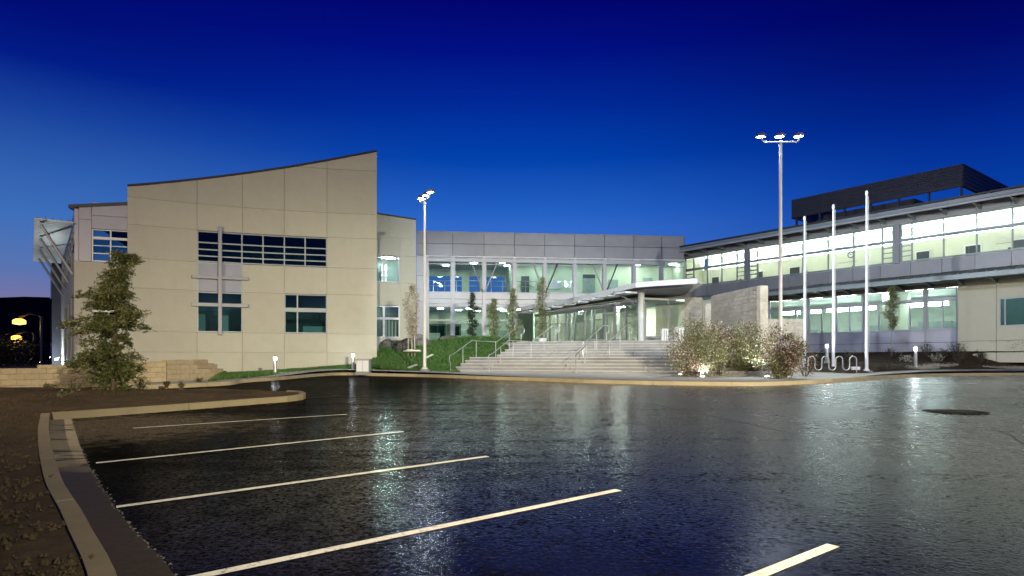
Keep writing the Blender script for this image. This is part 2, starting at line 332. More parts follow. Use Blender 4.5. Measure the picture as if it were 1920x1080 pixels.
M = dict(
    stucco=mk_stucco(), asphalt=mk_asphalt(), gutter=mk_gutter(),
    kerb=mk_concrete('kerb_concrete', (.42, .345, .215)), kerb_shade=mk_concrete('shaded_kerb', (.19, .155, .092), 1.6, .6), pave=mk_concrete('paving_concrete', (.38, .37, .35), .8, .35), step=mk_concrete('step_concrete', (.32, .32, .325), 1.6, .55), nosing=mk_concrete('lit_nosing_concrete', (.46, .46, .46), 2, .2),  # left kerbs use a darker copy of the kerb colour, painting in their shade
    soil=mk_soil('bare_soil', (.030, .021, .011), (.105, .076, .042)), mulch=mk_soil('bark_mulch', (.020, .013, .009), (.075, .048, .032), 9),
    gravel=mk_soil('pale_gravel', (.14, .12, .10), (.42, .38, .33), 14), turf=mk_soil('turf_base', (.010, .028, .006), (.030, .080, .016), 5),
    stonew=mk_stone('tan_stone', (.37, .30, .195), (.44, .365, .25), .93), stoneg=mk_stone('grey_tan_stone', (.31, .285, .245), (.42, .39, .345), .88), stonel=mk_stone('pale_stone', (.44, .40, .34), (.60, .56, .49), .86),
    panel=simple('grey_metal_panel', (.25, .255, .29), .42, .25, .08, .9, spec=.5, island=.10), lilac=simple('lilac_metal_panel', (.42, .43, .53), .45, .2, .06, 1.2, island=.06),
    panel_l=simple('pale_grey_metal', (.37, .385, .44), .42, .2, .07, 1.3, island=.06),
    alum=simple('anodised_aluminium', (.27, .30, .33), .4, .3, .06, 4), white=simple('white_paint', (.72, .74, .77), .38, 0, .05, 3), dark=simple('dark_coping', (.035, .034, .045), .5, .3, .1),
    green=simple('green_grey_frame', (.20, .25, .24), .4, .3, .06), roofm=simple('green_metal_roof', (.055, .085, .09), .38, .5, .12, 1.5),
    fascia=simple('grey_green_fascia', (.22, .26, .28), .42, .35, .08, 1.5), soffit=simple('soffit_board', (.24, .22, .23), .7, 0, .1), lilac_d=simple('grey_lilac_panel', (.25, .26, .345), .45, .2, .06, 1.2, island=.05), slate=simple('slate_cladding', (.042, .047, .072), .55, .35, .15, 2, island=.12),
    steel=simple('galvanised_steel', (.56, .58, .60), .3, .75, .08, 5), paint=mk_paint(), canopy=simple('canopy_metal', (.62, .66, .69), .4, .15, .06, 2), seal=simple('crack_sealer', (.004, .004, .005), .35, 0, .2), iron=simple('cast_iron', (.012, .012, .012), .75, 0, .3, 12, bump=.5, bscale=40, spec=.12),
    rubble=mk_stone('boulder_rock', (.05, .048, .046), (.20, .19, .175)), bark=simple('bark', (.075, .052, .036), .9, 0, .35, 14, bump=.8, bscale=40), bark_l=simple('pale_bark', (.42, .38, .32), .8, 0, .25, 12),
    redwood=mk_leaf('redwood_needles', [(0, (.030, .042, .012)), (.45, (.085, .105, .028)), (.8, (.17, .185, .06)), (1, (.22, .17, .07))]),
    myrtle=mk_leaf('myrtle_leaves', [(0, (.07, .09, .025)), (.4, (.17, .20, .07)), (.68, (.28, .29, .14)), (.74, (.18, .09, .06)), (.84, (.26, .18, .12)), (.90, (.50, .48, .36)), (1, (.66, .63, .54))]),  # near-white end of the ramp paints lit highlights onto some leaves
    plum=mk_leaf('plum_leaves', [(0, (.07, .03, .028)), (.35, (.16, .065, .06)), (.6, (.25, .15, .12)), (.7, (.12, .14, .05)), (.82, (.18, .19, .08)), (.87, (.52, .46, .40)), (1, (.70, .64, .58))]),  # palest leaves here are painted highlights as well
    column_l=mk_leaf('columnar_leaves', [(0, (.08, .11, .04)), (.5, (.19, .23, .10)), (.85, (.32, .34, .18)), (1, (.48, .46, .28))]), column_d=mk_leaf('dark_columnar_leaves', [(0, (.014, .028, .016)), (.6, (.035, .062, .034)), (1, (.07, .10, .055))]),
    pink=mk_leaf('pale_autumn_leaves', [(0, (.12, .11, .06)), (.4, (.28, .24, .16)), (.75, (.42, .34, .25)), (.9, (.40, .20, .16)), (1, (.46, .36, .12))]), low=mk_leaf('low_shrub_leaves', [(0, (.010, .014, .008)), (.6, (.032, .042, .02)), (1, (.075, .085, .05))]),
    sage=mk_leaf('silver_leaves', [(0, (.25, .27, .23)), (1, (.52, .54, .48))]), blade=mk_leaf('grass_blades', [(0, (.025, .075, .010)), (.6, (.065, .16, .028)), (1, (.13, .24, .055))], .5, .2),
    far_tree=mk_leaf('distant_tree_leaves', [(0, (.003, .006, .003)), (1, (.010, .016, .007))]),
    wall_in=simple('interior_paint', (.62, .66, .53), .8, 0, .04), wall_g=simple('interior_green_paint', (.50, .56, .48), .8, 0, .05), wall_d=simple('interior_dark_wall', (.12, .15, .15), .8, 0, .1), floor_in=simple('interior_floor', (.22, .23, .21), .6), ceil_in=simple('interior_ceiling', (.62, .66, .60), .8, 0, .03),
    door=simple('dark_door', (.028, .033, .030), .4, 0, .15), cubicle=simple('cubicle_fabric', (.30, .36, .34), .9),
    hill=mk_soil('dark_hillside', (.004, .004, .005), (.010, .009, .009), .02), earth=mk_soil('earth', (.02, .018, .014), (.05, .045, .035), 1),
    glass=glass('clear_glass', (.88, .965, .925), .9), cglass=glass('corridor_glass', (.955, .985, .95), .8), tint=glass('teal_glass', (.84, .905, .90), 1.0), dglass=glass('dark_glass', (.50, .66, .68), .55),
    e_white=emit('cool_white_lamp', (.92, 1, .95), 31), e_cove=emit('cove_lamp', (.84, 1, .90), 230), e_linear=emit('linear_lamp', (.90, 1, .97), 45), e_wash=emit('washer_lamp', (1, .99, .88), 55), e_lobby=emit('lobby_lamp', (.93, 1, .90), 42), e_cove_b=emit('bright_cove_lamp', (.88, 1, .95), 650), e_vest=emit('vestibule_lamp', (.93, 1, .92), 210), e_soft=emit('soft_ceiling_lamp', (.93, 1, .90), 4.5), e_down=emit('downlight_lens', (.9, 1, .95), 12),
    e_pole=emit('pole_lamp_lens', (.80, .92, 1), 320), e_bol=emit('bollard_lens', (.86, .93, 1), 9), e_up=emit('uplight_lens', (.95, .98, 1), 25), e_sod=emit('sodium_lens', (1, .42, .06), 5.0), e_dot=emit('distant_lens', (.9, .95, 1), 30),
)
def resample(L, n):
    S = [0]
    for a, b in zip(L, L[1:]): S.append(S[-1] + (b - a).length)
    out = []
    for k in range(n):
        s = S[-1] * k / (n - 1); i = 0
        while i < len(S) - 2 and s > S[i + 1]: i += 1
        t = (s - S[i]) / max(1e-6, S[i + 1] - S[i]); out.append(L[i].lerp(L[i + 1], t))
    return out
# ------------------------------------------------------------------ ground, parking lot, kerbs
def catmull(pts, step=.35):
    P = [Vector(p) for p in pts]; out = []
    for i in range(len(P) - 1):
        p0, p1, p2, p3 = P[max(i - 1, 0)], P[i], P[i + 1], P[min(i + 2, len(P) - 1)]
        k = max(2, int((p2 - p1).length / step))
        for j in range(k):
            t = j / k
            out.append(.5 * ((2 * p1) + (p2 - p0) * t + (2 * p0 - 5 * p1 + 4 * p2 - p3) * t * t + (3 * p1 - p0 - 3 * p2 + p3) * t ** 3))
    out.append(P[-1]); return out
def offset(pts, d):
    out = []
    for i, p in enumerate(pts):
        t = (pts[min(i + 1, len(pts) - 1)] - pts[max(i - 1, 0)]).normalized()
        out.append(Vector((p.x - t.y * d, p.y + t.x * d)))
    return out
def ruled(rows_a, rows_b, n, zf, mat, name, parent=None, jit=0, ease=1.0, **props):
    """sheet between two plan curves of equal length"""
    mb = MB(); m = len(rows_a)
    for i in range(m):
        for j in range(n + 1):
            t = (j / n) ** ease; q = rows_a[i].lerp(rows_b[i], t)
            mb.v.append((q.x, q.y, zf(q.x, q.y, t, i / (m - 1))))
    for i in range(m - 1):
        for j in range(n):
            a = i * (n + 1) + j; mb.f.append((a, a + 1, a + n + 2, a + n + 1))
    o = mb.build(name, mat, parent, smooth=True, **props)
    me = o.data
    if sum(p.normal.z for p in me.polygons) < 0: me.flip_normals()
    return o

ey = [-3000, -30, 8, 14, 20, 60, 3000]
mb = MB()
for y in ey: mb.v += [(-3000, y, lotz(y) - .12), (3000, y, lotz(y) - .12)]
for i in range(len(ey) - 1): mb.f.append((2 * i, 2 * i + 1, 2 * i + 3, 2 * i + 2))
mb.build('ground', M['earth'], kind='structure')
mb = MB()
for i in range(90):
    a = 2 * math.pi * i / 90; r = 850
    h = 62 + 16 * mnoise.noise((math.cos(a) * 3, math.sin(a) * 3, 1)) + 7 * mnoise.noise((math.cos(a) * 11, math.sin(a) * 11, 4))
    if abs(a - math.radians(129)) < .25: h = max(h, 60)
    mb.v += [(r * .8 * math.cos(a), r * .8 * math.sin(a), 0), (r * math.cos(a), r * math.sin(a), h), (r * 1.4 * math.cos(a), r * 1.4 * math.sin(a), h * .7), (r * 1.8 * math.cos(a), r * 1.8 * math.sin(a), 0)]
for i in range(90):
    j = (i + 1) % 90
    for k in range(3): mb.f.append((4 * i + k, 4 * j + k, 4 * j + k + 1, 4 * i + k + 1))
mb.build('hills', M['hill'], kind='structure')
LOT = thing('parking_lot', None, None, (0, 0, 0), kind='structure')
mb = MB(); ly = [-30, -10, 0, 4, 8] + [8 + .75 * k for k in range(1, 17)] + [30, 40, 60]; lx = [-19, -10, 0, 10, 20, 30, 45, 70]
for y in ly:
    for x in lx: mb.v.append((x, y, lotz(y)))
for i in range(len(ly) - 1):
    for j in range(len(lx) - 1): a = i * len(lx) + j; mb.f.append((a, a + 1, a + len(lx) + 1, a + len(lx)))
mb.build('asphalt_surface', M['asphalt'], LOT).data.shade_smooth()
def flat_line(p, q, w, name='parking_line', ext0=0):
    d = (q - p).normalized(); p = p - d * ext0; s = Vector((-d.y, d.x, 0)) * w / 2; mb = MB()
    n = 10; z4 = Vector((0, 0, .004))
    for i in range(n + 1):
        c = p.lerp(q, i / n); c.z = lotz(c.y)
        jl = .006 * mnoise.noise((c.x * 3, c.y * 3, 0)); mb.v += [tuple(c + s * (1 + jl * 8) + z4), tuple(c - s * (1 - jl * 8) + z4)]
    for i in range(n): mb.f.append((2 * i, 2 * i + 1, 2 * i + 3, 2 * i + 2))
    return mb.build(name, M['paint'], LOT)
flat_line(gp(380, 1080), gp(1160, 919), .105, ext0=1.0)
flat_line(gp(218, 951), gp(914, 856), .105)
flat_line(gp(180, 868.5), gp(756, 809.5), .10)
flat_line(gp(250, 803), gp(650, 777), .085)
flat_line(gp(1420, 1080), gp(1562, 1023), .10, ext0=2.6)
def seam_line(pts, w):
    L_ = resample([p.xy for p in pts], 40); mb = MB()
    for i, q in enumerate(L_):
        t = (L_[min(i + 1, 39)] - L_[max(i - 1, 0)]).normalized(); o_ = .05 * mnoise.noise((q.x * 1.1, q.y * 1.1, 2)); s_ = w * (.6 + .6 * random.random())
        for k in (-1, 1): mb.v.append((q.x - t.y * (o_ + k * s_), q.y + t.x * (o_ + k * s_), lotz(q.y) + .003))
    for i in range(39): mb.f.append((2 * i, 2 * i + 1, 2 * i + 3, 2 * i + 2))
    mb.build('sealed_crack', M['seal'], LOT)
# faint old seams and skid marks keep to the asphalt material; the manhole is its own thing
seam_line([gp(895, 716), gp(1060, 731), gp(1280, 768), gp(1480, 812)], .016); seam_line([gp(1855, 800), gp(1890, 815), gp(1935, 842)], .014); seam_line([gp(640, 742), gp(560, 747), gp(500, 760)], .02)
MH = thing('manhole_cover', 'round cast iron manhole cover set in the wet asphalt', 'manhole cover', gp(1790, 772))
c = gp(1790, 772)
MB().lathe(c, [(.44, .004), (.45, .012), (.62, .012), (.64, .002)], 40).build('rim', M['iron'], MH, smooth=True)
MB().lathe(c, [(.0, .002), (.42, .002), (.42, .011), (.40, .013), (.0, .013)], 40).build('lid', M['iron'], MH, smooth=True)
rb = MB()
for k in range(-3, 4):
    w = math.sqrt(.38 ** 2 - (k * .1) ** 2); rb.box(c.x - w, c.x + w, c.y + k * .1 - .018, c.y + k * .1 + .018, c.z + .012, c.z + .021)
rb.build('tread_ribs', M['iron'], MH, kind='stuff')

def kerb(label, face, side, w=.16, h=.15, stone=2.6, zf=lambda p: lotz(p.y), name='kerb', first=0.0, mat='kerb'):
    K = thing(name, None, None, (face[0].x, face[0].y, zf(face[0])), kind='structure')
    out = offset(face, side * w); S = [0]
    for a, b in zip(face, face[1:]): S.append(S[-1] + (b - a).length)
    def pt(L, s):
        i = 0
        while i < len(S) - 2 and s > S[i + 1]: i += 1
        t = (s - S[i]) / (S[i + 1] - S[i]); return L[i].lerp(L[i + 1], max(0, min(1, t)))
    s = first - stone
    while s < S[-1] - .05:
        a, b = max(s, 0) + .006, min(s + stone, S[-1]) - .006; s += stone
        if b - a < .1: continue
        mb = MB(); n = max(1, int((b - a) / .35))
        for i in range(n + 1):
            p, q = pt(face, a + (b - a) * i / n), pt(out, a + (b - a) * i / n); z = zf(p)
            d = (q - p) * .12
            mb.v += [(p.x, p.y, z - .1), (p.x + d.x * .5, p.y + d.y * .5, z + h - .02), (p.x + d.x, p.y + d.y, z + h), (q.x, q.y, z + h), (q.x, q.y, z - .1)]
        for i in range(n):
            for k in range(4): mb.f.append((5 * i + k, 5 * i + k + 1, 5 * i + k + 6, 5 * i + k + 5))
        mb.f.append((0, 1, 2, 3, 4)); mb.f.append(tuple(5 * n + k for k in (4, 3, 2, 1, 0)))
        mb.build('kerb_stone', M[mat], K)
    return out
V2 = lambda *a: Vector(a)
G2 = lambda px, py: gp(px, py).xy
GUT = catmull([V2(-1.15, -9), V2(-1.15, -3), V2(-1.35, 1.2), V2(-2.05, 3.3), G2(167, 1006), G2(117, 917), G2(95, 831), G2(95, 788)])
gut_out = kerb('', GUT, 1, mat='kerb_shade')
ISL = catmull([G2(95, 788) + V2(.03, .03), G2(323, 771), G2(540, 753.5)]) + catmull([G2(550, 752.5), G2(568, 749.5), G2(574, 746), G2(566, 742.5), G2(545, 741)], .15)
BACK = catmull([G2(538, 740.6), G2(400, 738.5), G2(240, 737.3)])
isl_out = kerb('', ISL, 1, mat='kerb_shade'); back_out = kerb('', BACK, 1, h=.10, mat='kerb_shade')
GO = catmull([V2(-.70, -9), V2(-.70, -3), V2(-.85, 1.2), V2(-1.45, 3.0), G2(327, 1080), G2(264, 1010), G2(218, 955.5), G2(183, 901), G2(155, 850.5), G2(134, 786)])
n = 60
def resample(L, n):
    S = [0]
    for a, b in zip(L, L[1:]): S.append(S[-1] + (b - a).length)
    out = []
    for k in range(n):
        s = S[-1] * k / (n - 1); i = 0
        while i < len(S) - 2 and s > S[i + 1]: i += 1
        t = (s - S[i]) / max(1e-6, S[i + 1] - S[i]); out.append(L[i].lerp(L[i + 1], t))
    return out
ruled(resample(GUT, n), resample(GO, n), 4, lambda x, y, t, u: lotz(y) + .004 + .012 * t * (1 - t) * -1 + .006, M['gutter'], 'gutter', kind='structure')
# pebbly seam between gutter and asphalt
pb = MB()
for q in resample(GO, 800):
    for _ in range(random.choice([0, 1, 1, 2, 3])):
        x, y = q.x + random.gauss(0, .014), q.y + random.gauss(0, .014); r = random.choice([.003, .004, .006, .009]); z = lotz(y) + .006
        pb.add([(x - r, y - r, z), (x + r, y - r, z), (x + r, y + r, z), (x - r, y + r, z), (x, y, z + r * 1.2)], [(0, 1, 4), (1, 2, 4), (2, 3, 4), (3, 0, 4)])
pb.build('seam_pebbles', simple('wet_pebbles', (.10, .09, .07), .12, 0, .4, 30), fix=False, kind='stuff')

# bare soil: left of the gutter and on the island
front = resample(gut_out, 90) + resample(isl_out, 60)
spine = [V2(-46, q.y) for q in front[:90]]
back = resample([V2(-46, 20.5), V2(-30, 20.6), V2(-19, 20.9), V2(-14.5, 21.0), G2(240, 737.3), G2(400, 738.7), G2(545, 741.5)], 60)
spine[60:90] = resample([spine[60], V2(-46, 20.5)], 30)
def soilz(x, y, t, u):
    e = min(1, t * 9)
    return lotz(y) + .125 + e * (.05 * mnoise.noise((x * .6, y * .6, 0)) + .045 * mnoise.noise((x * 2.2, y * 2.2, 3)) + .035 * mnoise.noise((x * 6, y * 6, 5))) - (.12 if t == 0 else 0)
ruled(front, spine + back if False else spine[:90] + back, 90, soilz, M['soil'], 'soil', ease=2.2, kind='structure')
cl = MB()
for _ in range(9500):
    y = 2.2 + 18 * random.random() ** 1.6
    i = min(range(0, 90, 3), key=lambda k: abs(gut_out[min(k * len(gut_out) // 90, len(gut_out) - 1)].y - y)); g = gut_out[min(i * len(gut_out) // 90, len(gut_out) - 1)]
    x = g.x - .06 - 6 * random.random() ** 1.5 - .15
    if y > 13.4: x = -10.5 - 7 * random.random()
    r = random.choice([.007, .009, .012, .014, .018, .024]) * random.uniform(.7, 1.3); z = lotz(y) + .125 + .02
    a = random.random() * 6.3; ca, sa = math.cos(a) * r, math.sin(a) * r
    cl.add([(x - ca, y - sa, z - r * .4), (x + sa, y - ca, z - r * .3), (x + ca, y + sa, z - r * .4), (x - sa, y + ca, z - r * .3), (x + ca * .2, y, z + r * random.uniform(.8, 1.5))], [(0, 1, 4), (1, 2, 4), (2, 3, 4), (3, 0, 4)])
cl.build('soil_clods', M['soil'], fix=False, kind='stuff')

# plaza kerb, paving
PK = catmull([G2(240, 732), G2(253, 731.3), G2(420, 723), G2(460, 717.5), G2(526, 712.5), G2(593, 706.2), G2(640, 703.6), G2(690, 704.6), G2(773, 706.7), G2(820, 708), G2(920, 711.7), G2(1000, 714.4), G2(1100, 718.3), G2(1200, 720.9),
              G2(1300, 722.6), G2(1402, 723.6), G2(1456, 722.6), G2(1520, 719.5), G2(1600, 714.5), G2(1680, 709), G2(1745, 706), G2(1835, 704.6), G2(1935, 704.2), V2(36, 34.5), V2(48, 37)])
pk_out = kerb('', PK, 1, w=.2, stone=3.0, zf=lambda p: lotz(p.y))
nn = 150; pf = resample(offset(PK, .19), nn)
pbk = [V2(max(-40, q.x * 1.0) if q.x > -9 else q.x - .5, 43 if q.x > -9 else q.y + 1.5 + max(0, (q.x + 14)) * 1.3) for q in pf]
ruled(pf, pbk, 26, lambda x, y, t, u: plaz(x, y) - .004, M['pave'], 'plaza_paving', ease=1.5, kind='structure')
# ------------------------------------------------------------------ shared building bits
def window(F, B, s0, s1, z0, z1, ms=(), zs=(), n=0.0, depth=.12, t=.06, fm='alum', pm='glass', skip=(), name='window', zbar=None):
    """frame with mullions at ms and transoms at zs (s or z centre, optional width); each pane a sub-part"""
    ms = [m if isinstance(m, tuple) else (m, t * .8) for m in ms]; zs = [z if isinstance(z, tuple) else (z, t * .8) for z in zs]
    mb = MB(); n0, n1 = n - depth, n
    mb.fbox(F, s0, s0 + t, n0, n1, z0, z1).fbox(F, s1 - t, s1, n0, n1, z0, z1)
    e = .002
    mb.fbox(F, s0 + t, s1 - t, n0 + e, n1 - e, z0, z0 + t).fbox(F, s0 + t, s1 - t, n0 + e, n1 - e, z1 - t, z1)
    for m, w in ms: mb.fbox(F, m - w / 2, m + w / 2, n0 + 2 * e, n1 - 2 * e, z0 + t, z1 - t)
    cs = [s0 + t] + [v for m, w in ms for v in (m - w / 2, m + w / 2)] + [s1 - t]
    cz = [z0 + t] + [v for m, w in zs for v in (m - w / 2, m + w / 2)] + [z1 - t]
    for z, w in zs:
        for i in range(0, len(cs), 2): mb.fbox(F, cs[i], cs[i + 1], n0 + 3 * e, n1 - 3 * e, z - w / 2, z + w / 2)
    fr = mb.build(name, M[fm], B)
    nm = (n0 + n1) / 2
    for i in range(0, len(cs), 2):
        for j in range(0, len(cz), 2):
            if (i // 2, j // 2) in skip: continue
            MB().fbox(F, cs[i], cs[i + 1], nm - .008, nm + .008, cz[j], cz[j + 1]).build('pane', M[pm], fr)
    return fr
def part(B, name, mat, F, *boxes, bevel=0, **p):
    mb = MB()
    for b in boxes: mb.fbox(F, *b)
    return mb.build(name, M[mat], B, bevel=bevel, **p)
def down_light(B, F, s, n, z, w=.5, d=.5, mat='e_white', name='ceiling_light'):
    return part(B, name, mat, F, (s - w / 2, s + w / 2, n - d / 2, n + d / 2, z - .05, z))

# ================================================================== cream building on the left
_x = np.array([251, 369, 454.5, 533, 613, 703]); _d = np.array([305.4, 292.6, 286, 281.1, 276.6, 272.2])
_c = np.polyfit(_x, _d, 2)
YL = lambda px: 38 * 272.2 / np.polyval(_c, px)
FL = Curve([((px - 960) / FPX * YL(px), YL(px)) for px in np.linspace(239, 706.5, 15)])
CB = thing('office_building', 'cream stucco building with sweeping roofline and dark strip windows', 'building', FL.p(FL.L / 2, 0, .9))
colpx = [239, 369.5, 454.5, 533, 613, 706.5]; cs = [FL.s_at(p) for p in colpx]; cs[0] = 0; cs[-1] = FL.L
rows = [.35, 2.075, 3.21, 5.57, 7.19, 9.0, 10.48, 13.12, 15]
_tp = [(240, 349.5), (317, 342.8), (391, 334.8), (470, 324.8), (534, 315.5), (615.6, 301.5), (660, 293), (706, 284.5)]
_ts = [FL.s_at(p[0]) for p in _tp]; _tz = [EYE + (HOR - p[1]) / FPX * FL.p(s, 0, 0).y for p, s in zip(_tp, _ts)]
topz = lambda s: float(np.interp(s, _ts, _tz))
hole = {(1, 4), (2, 4), (3, 4), (1, 3), (1, 2), (3, 2)}
for i in range(5):
    for j in range(8):
        if (i, j) in hole: continue
        g = .010; ss = list(np.linspace(cs[i] + (g if i else 0), cs[i + 1] - (g if i < 4 else 0), 31 if j > 5 else 7)); z0, z1 = rows[j], rows[j + 1]
        zt = [min(z1 - g, topz(s) - .02) for s in ss]; zb = [z0 + (g if j else 0)] * len(ss)
        keep = [k for k in range(len(ss)) if zt[k] > zb[k] + .005]
        if len(keep) < 2: continue
        MB().strip(FL, [ss[k] for k in keep], [zb[k] for k in keep], [zt[k] for k in keep], -.05, 0).build('stucco_panel', M['stucco'], CB)
core = MB()
for i in range(5):
    for j in range(8):
        if (i, j) in hole: continue
        ss = list(np.linspace(cs[i], cs[i + 1], 31)); z0, z1 = rows[j], rows[j + 1]
        zt = [min(z1, topz(s) - .03) for s in ss]; keep = [k for k in range(31) if zt[k] > z0 + .004]
        if len(keep) > 1: core.strip(FL, [ss[k] for k in keep], [z0] * len(keep), [zt[k] for k in keep], -.3, -.052)
core.build('wall_core', simple('joint_shadow_board', (.43, .415, .35), .9), CB)
ss = list(np.linspace(0, FL.L, 25))
MB().strip(FL, ss, [topz(s) - .02 for s in ss], [topz(s) + .10 for s in ss], -.35, .07).build('roof_coping', M['dark'], CB)
_rs = ss[:-4]; MB().strip(FL, _rs, [topz(s) - .5 for s in _rs], [topz(s) - .15 for s in _rs], -13, -.36).build('roof', M['dark'], CB)
_q = [FL.p(FL.L - .28, -.302, 0), FL.p(FL.L, -.302, 0), FL.p(FL.L - 2.2, -13, 0), FL.p(FL.L - 2.5, -13, 0)]
MB().prism([v.xy.to_tuple() for v in _q], .3, 13.9).build('side_wall', M['stucco'], CB); part(CB, 'side_wall', 'stucco', FL, (0, .3, -13, -.31, .3, 10.4))
part(CB, 'back_wall', 'stucco', FL, (0, FL.L / 2, -13.3, -13.02, .3, 10), (FL.L / 2, FL.L - 2.3, -13.3, -13.02, .3, 11.5))
part(CB, 'room_floor', 'floor_in', FL, (.31, FL.L - 2.6, -12.9, -.32, 1.9, 2.2)); part(CB, 'room_floor', 'floor_in', FL, (.31, FL.L - 2.6, -12.9, -.32, 6.0, 6.6))
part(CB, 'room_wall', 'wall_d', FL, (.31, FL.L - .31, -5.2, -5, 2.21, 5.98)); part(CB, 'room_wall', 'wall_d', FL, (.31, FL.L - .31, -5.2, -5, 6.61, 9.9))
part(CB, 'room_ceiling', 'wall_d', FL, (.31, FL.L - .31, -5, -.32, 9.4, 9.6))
a, b, c3, d3 = cs[1], cs[2], cs[3], cs[4]; sm = lambda px: FL.s_at(px)
window(FL, CB, a, d3, 7.22, 8.97, [(sm(413), .10)] + [(sm(p), .07) for p in (453.5, 493, 533, 572)], [(8.32, .07), (7.93, .07), (7.56, .07)], n=-.04, pm='dglass')
sp_ = MB().fbox(FL, a + .07, b - .07, -.16, -.10, 5.55, 7.17).build('spandrel_panel', M['lilac_d'], CB)
part(CB, 'spandrel_frame', 'alum', FL, (a, a + .07, -.2, -.04, 5.5, 7.22), (b - .07, b, -.2, -.04, 5.5, 7.22), (a + .07, b - .07, -.18, -.05, 7.12, 7.20), (a + .07, b - .07, -.18, -.05, 6.28, 6.40))
window(FL, CB, a, b, 3.23, 5.52, [(sm(413), .10)], [(4.78, .16)], n=-.04, pm='dglass')
part(CB, 'trim_mast', 'panel', FL, (sm(413) - .1, sm(413) + .1, -.03, .2, 3.08, 9.25), bevel=.01)
part(CB, 'trim_beam', 'panel', FL, (sm(359), sm(413) - .1, -.03, .17, 6.25, 6.43), (sm(413) + .1, sm(466), -.03, .17, 6.25, 6.43), bevel=.01)
part(CB, 'trim_beam', 'panel', FL, (sm(359), sm(413) - .1, -.03, .17, 4.68, 4.88), (sm(413) + .1, sm(466), -.03, .17, 4.68, 4.88), bevel=.01)
window(FL, CB, c3, d3, 3.23, 5.55, [(sm(557.5), .08)], [(4.62, .24)], n=-.04, pm='dglass')
for px, w, h in ((376, .35, 1.35), (420, .32, 1.3), (582, 1.0, .55), (601, .35, .55)):
    s = sm(px); MB().fbox(FL, s - w / 2, s + w / 2, -1.6, -1.2, 2.25, 3.3 + h * .75).build('filing_cabinet', M['white'], CB)
down_light(CB, FL, sm(400), -3, 5.9, .9, .3); down_light(CB, FL, sm(590), -3, 5.9, .6, .3)

# grey upper strip and cream lower strip left of the curved wall
FS = Frame((at(139, 600, 33.4).x, 33.4), (at(238, 600, 34.2).x, 34.2)); L = FS.L
part(CB, 'lower_wall', 'stucco', FS, (0, FS.s_at(172), -.3, 0, .3, 6.93), (FS.s_at(237), L + .3, -.3, 0, .3, 6.93), (FS.s_at(172), FS.s_at(237), -.3, 0, .3, 3.3), (FS.s_at(172), FS.s_at(237), -.3, 0, 5.2, 6.93))
window(FS, CB, FS.s_at(172), FS.s_at(237), 3.3, 5.2, [FS.s_at(203)], [(4.3, .12)], n=-.06, pm='dglass')
s1, s2, s3 = FS.s_at(147), FS.s_at(171), L + .3
for sa, sb, za, zb in ((0, s1, 6.96, 8.7), (0, s1, 8.72, 9.75), (s1 + .02, s2, 6.96, 9.2), (s1 + .02, s2, 9.22, 9.9), (s2 + .02, s3, 8.75, 9.45), (s2 + .02, s3, 9.47, 10.15)):
    part(CB, 'metal_panel', 'lilac_d', FS, (sa, sb, -.25, -.02, za, zb))
window(FS, CB, s2 + .02, s3, 6.97, 8.72, [(FS.s_at(207), .07)], [(8.25, .14), (7.84, .05), (7.42, .05)], n=-.04, pm='dglass', fm='panel_l')
mb = MB(); mb.hexa([FS.p(-.25, .08, 9.76), FS.p(s3, .08, 10.16), FS.p(s3, -12, 10.16), FS.p(-.25, -12, 9.76), FS.p(-.25, .08, 9.93), FS.p(s3, .08, 10.33), FS.p(s3, -12, 10.33), FS.p(-.25, -12, 9.93)])
mb.build('roof', M['slate'], CB)
FW = Frame((-23.44 - .61 * 19, 33.4 + .792 * 19), (-23.44, 33.4)); LW = FW.L
wz = [(1.2, 2.0), (2.0, 5.2)]
wins = [(LW - 3.4, LW - .9), (LW - 7.6, LW - 4.6), (LW - 12.5, LW - 9)]
edges = [0] + [v for w in reversed(wins) for v in w] + [LW]
mb = MB()
for i in range(0, len(edges), 2): mb.fbox(FW, edges[i], edges[i + 1] - .004, -.3, -.001, .3, 6.9)
for w in wins: mb.fbox(FW, w[0], w[1], -.3, -.002, 5.25, 6.9)
mb.build('side_wall', M['stucco'], CB)
for w in wins: window(FW, CB, w[0], w[1], .8, 5.25, [(w[0] + w[1]) / 2], [(3.9, .1)], n=-.05, pm='dglass')
window(FW, CB, 1, LW - .35, 6.95, 8.9, [1 + k * 2.2 for k in range(1, 8)], [(8.1, .08)], n=-.05, pm='dglass', fm='panel_l')
part(CB, 'upper_side_wall', 'panel', FW, (0, LW - .01, -.3, -.03, 8.93, 9.7), (LW - .33, LW - .01, -.3, -.03, 6.93, 8.92), (0, .98, -.3, -.03, 6.93, 8.92))
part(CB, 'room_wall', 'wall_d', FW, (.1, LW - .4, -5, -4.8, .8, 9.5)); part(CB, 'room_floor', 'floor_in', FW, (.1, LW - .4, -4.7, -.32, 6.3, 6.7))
part(CB, 'stair_tower', 'slate', FW, (-4.5, -.02, -3, .55, .3, 9.2)); part(CB, 'tower_glazing', 'dglass', FW, (-3.9, -.6, .56, .60, 3.0, 8.8))
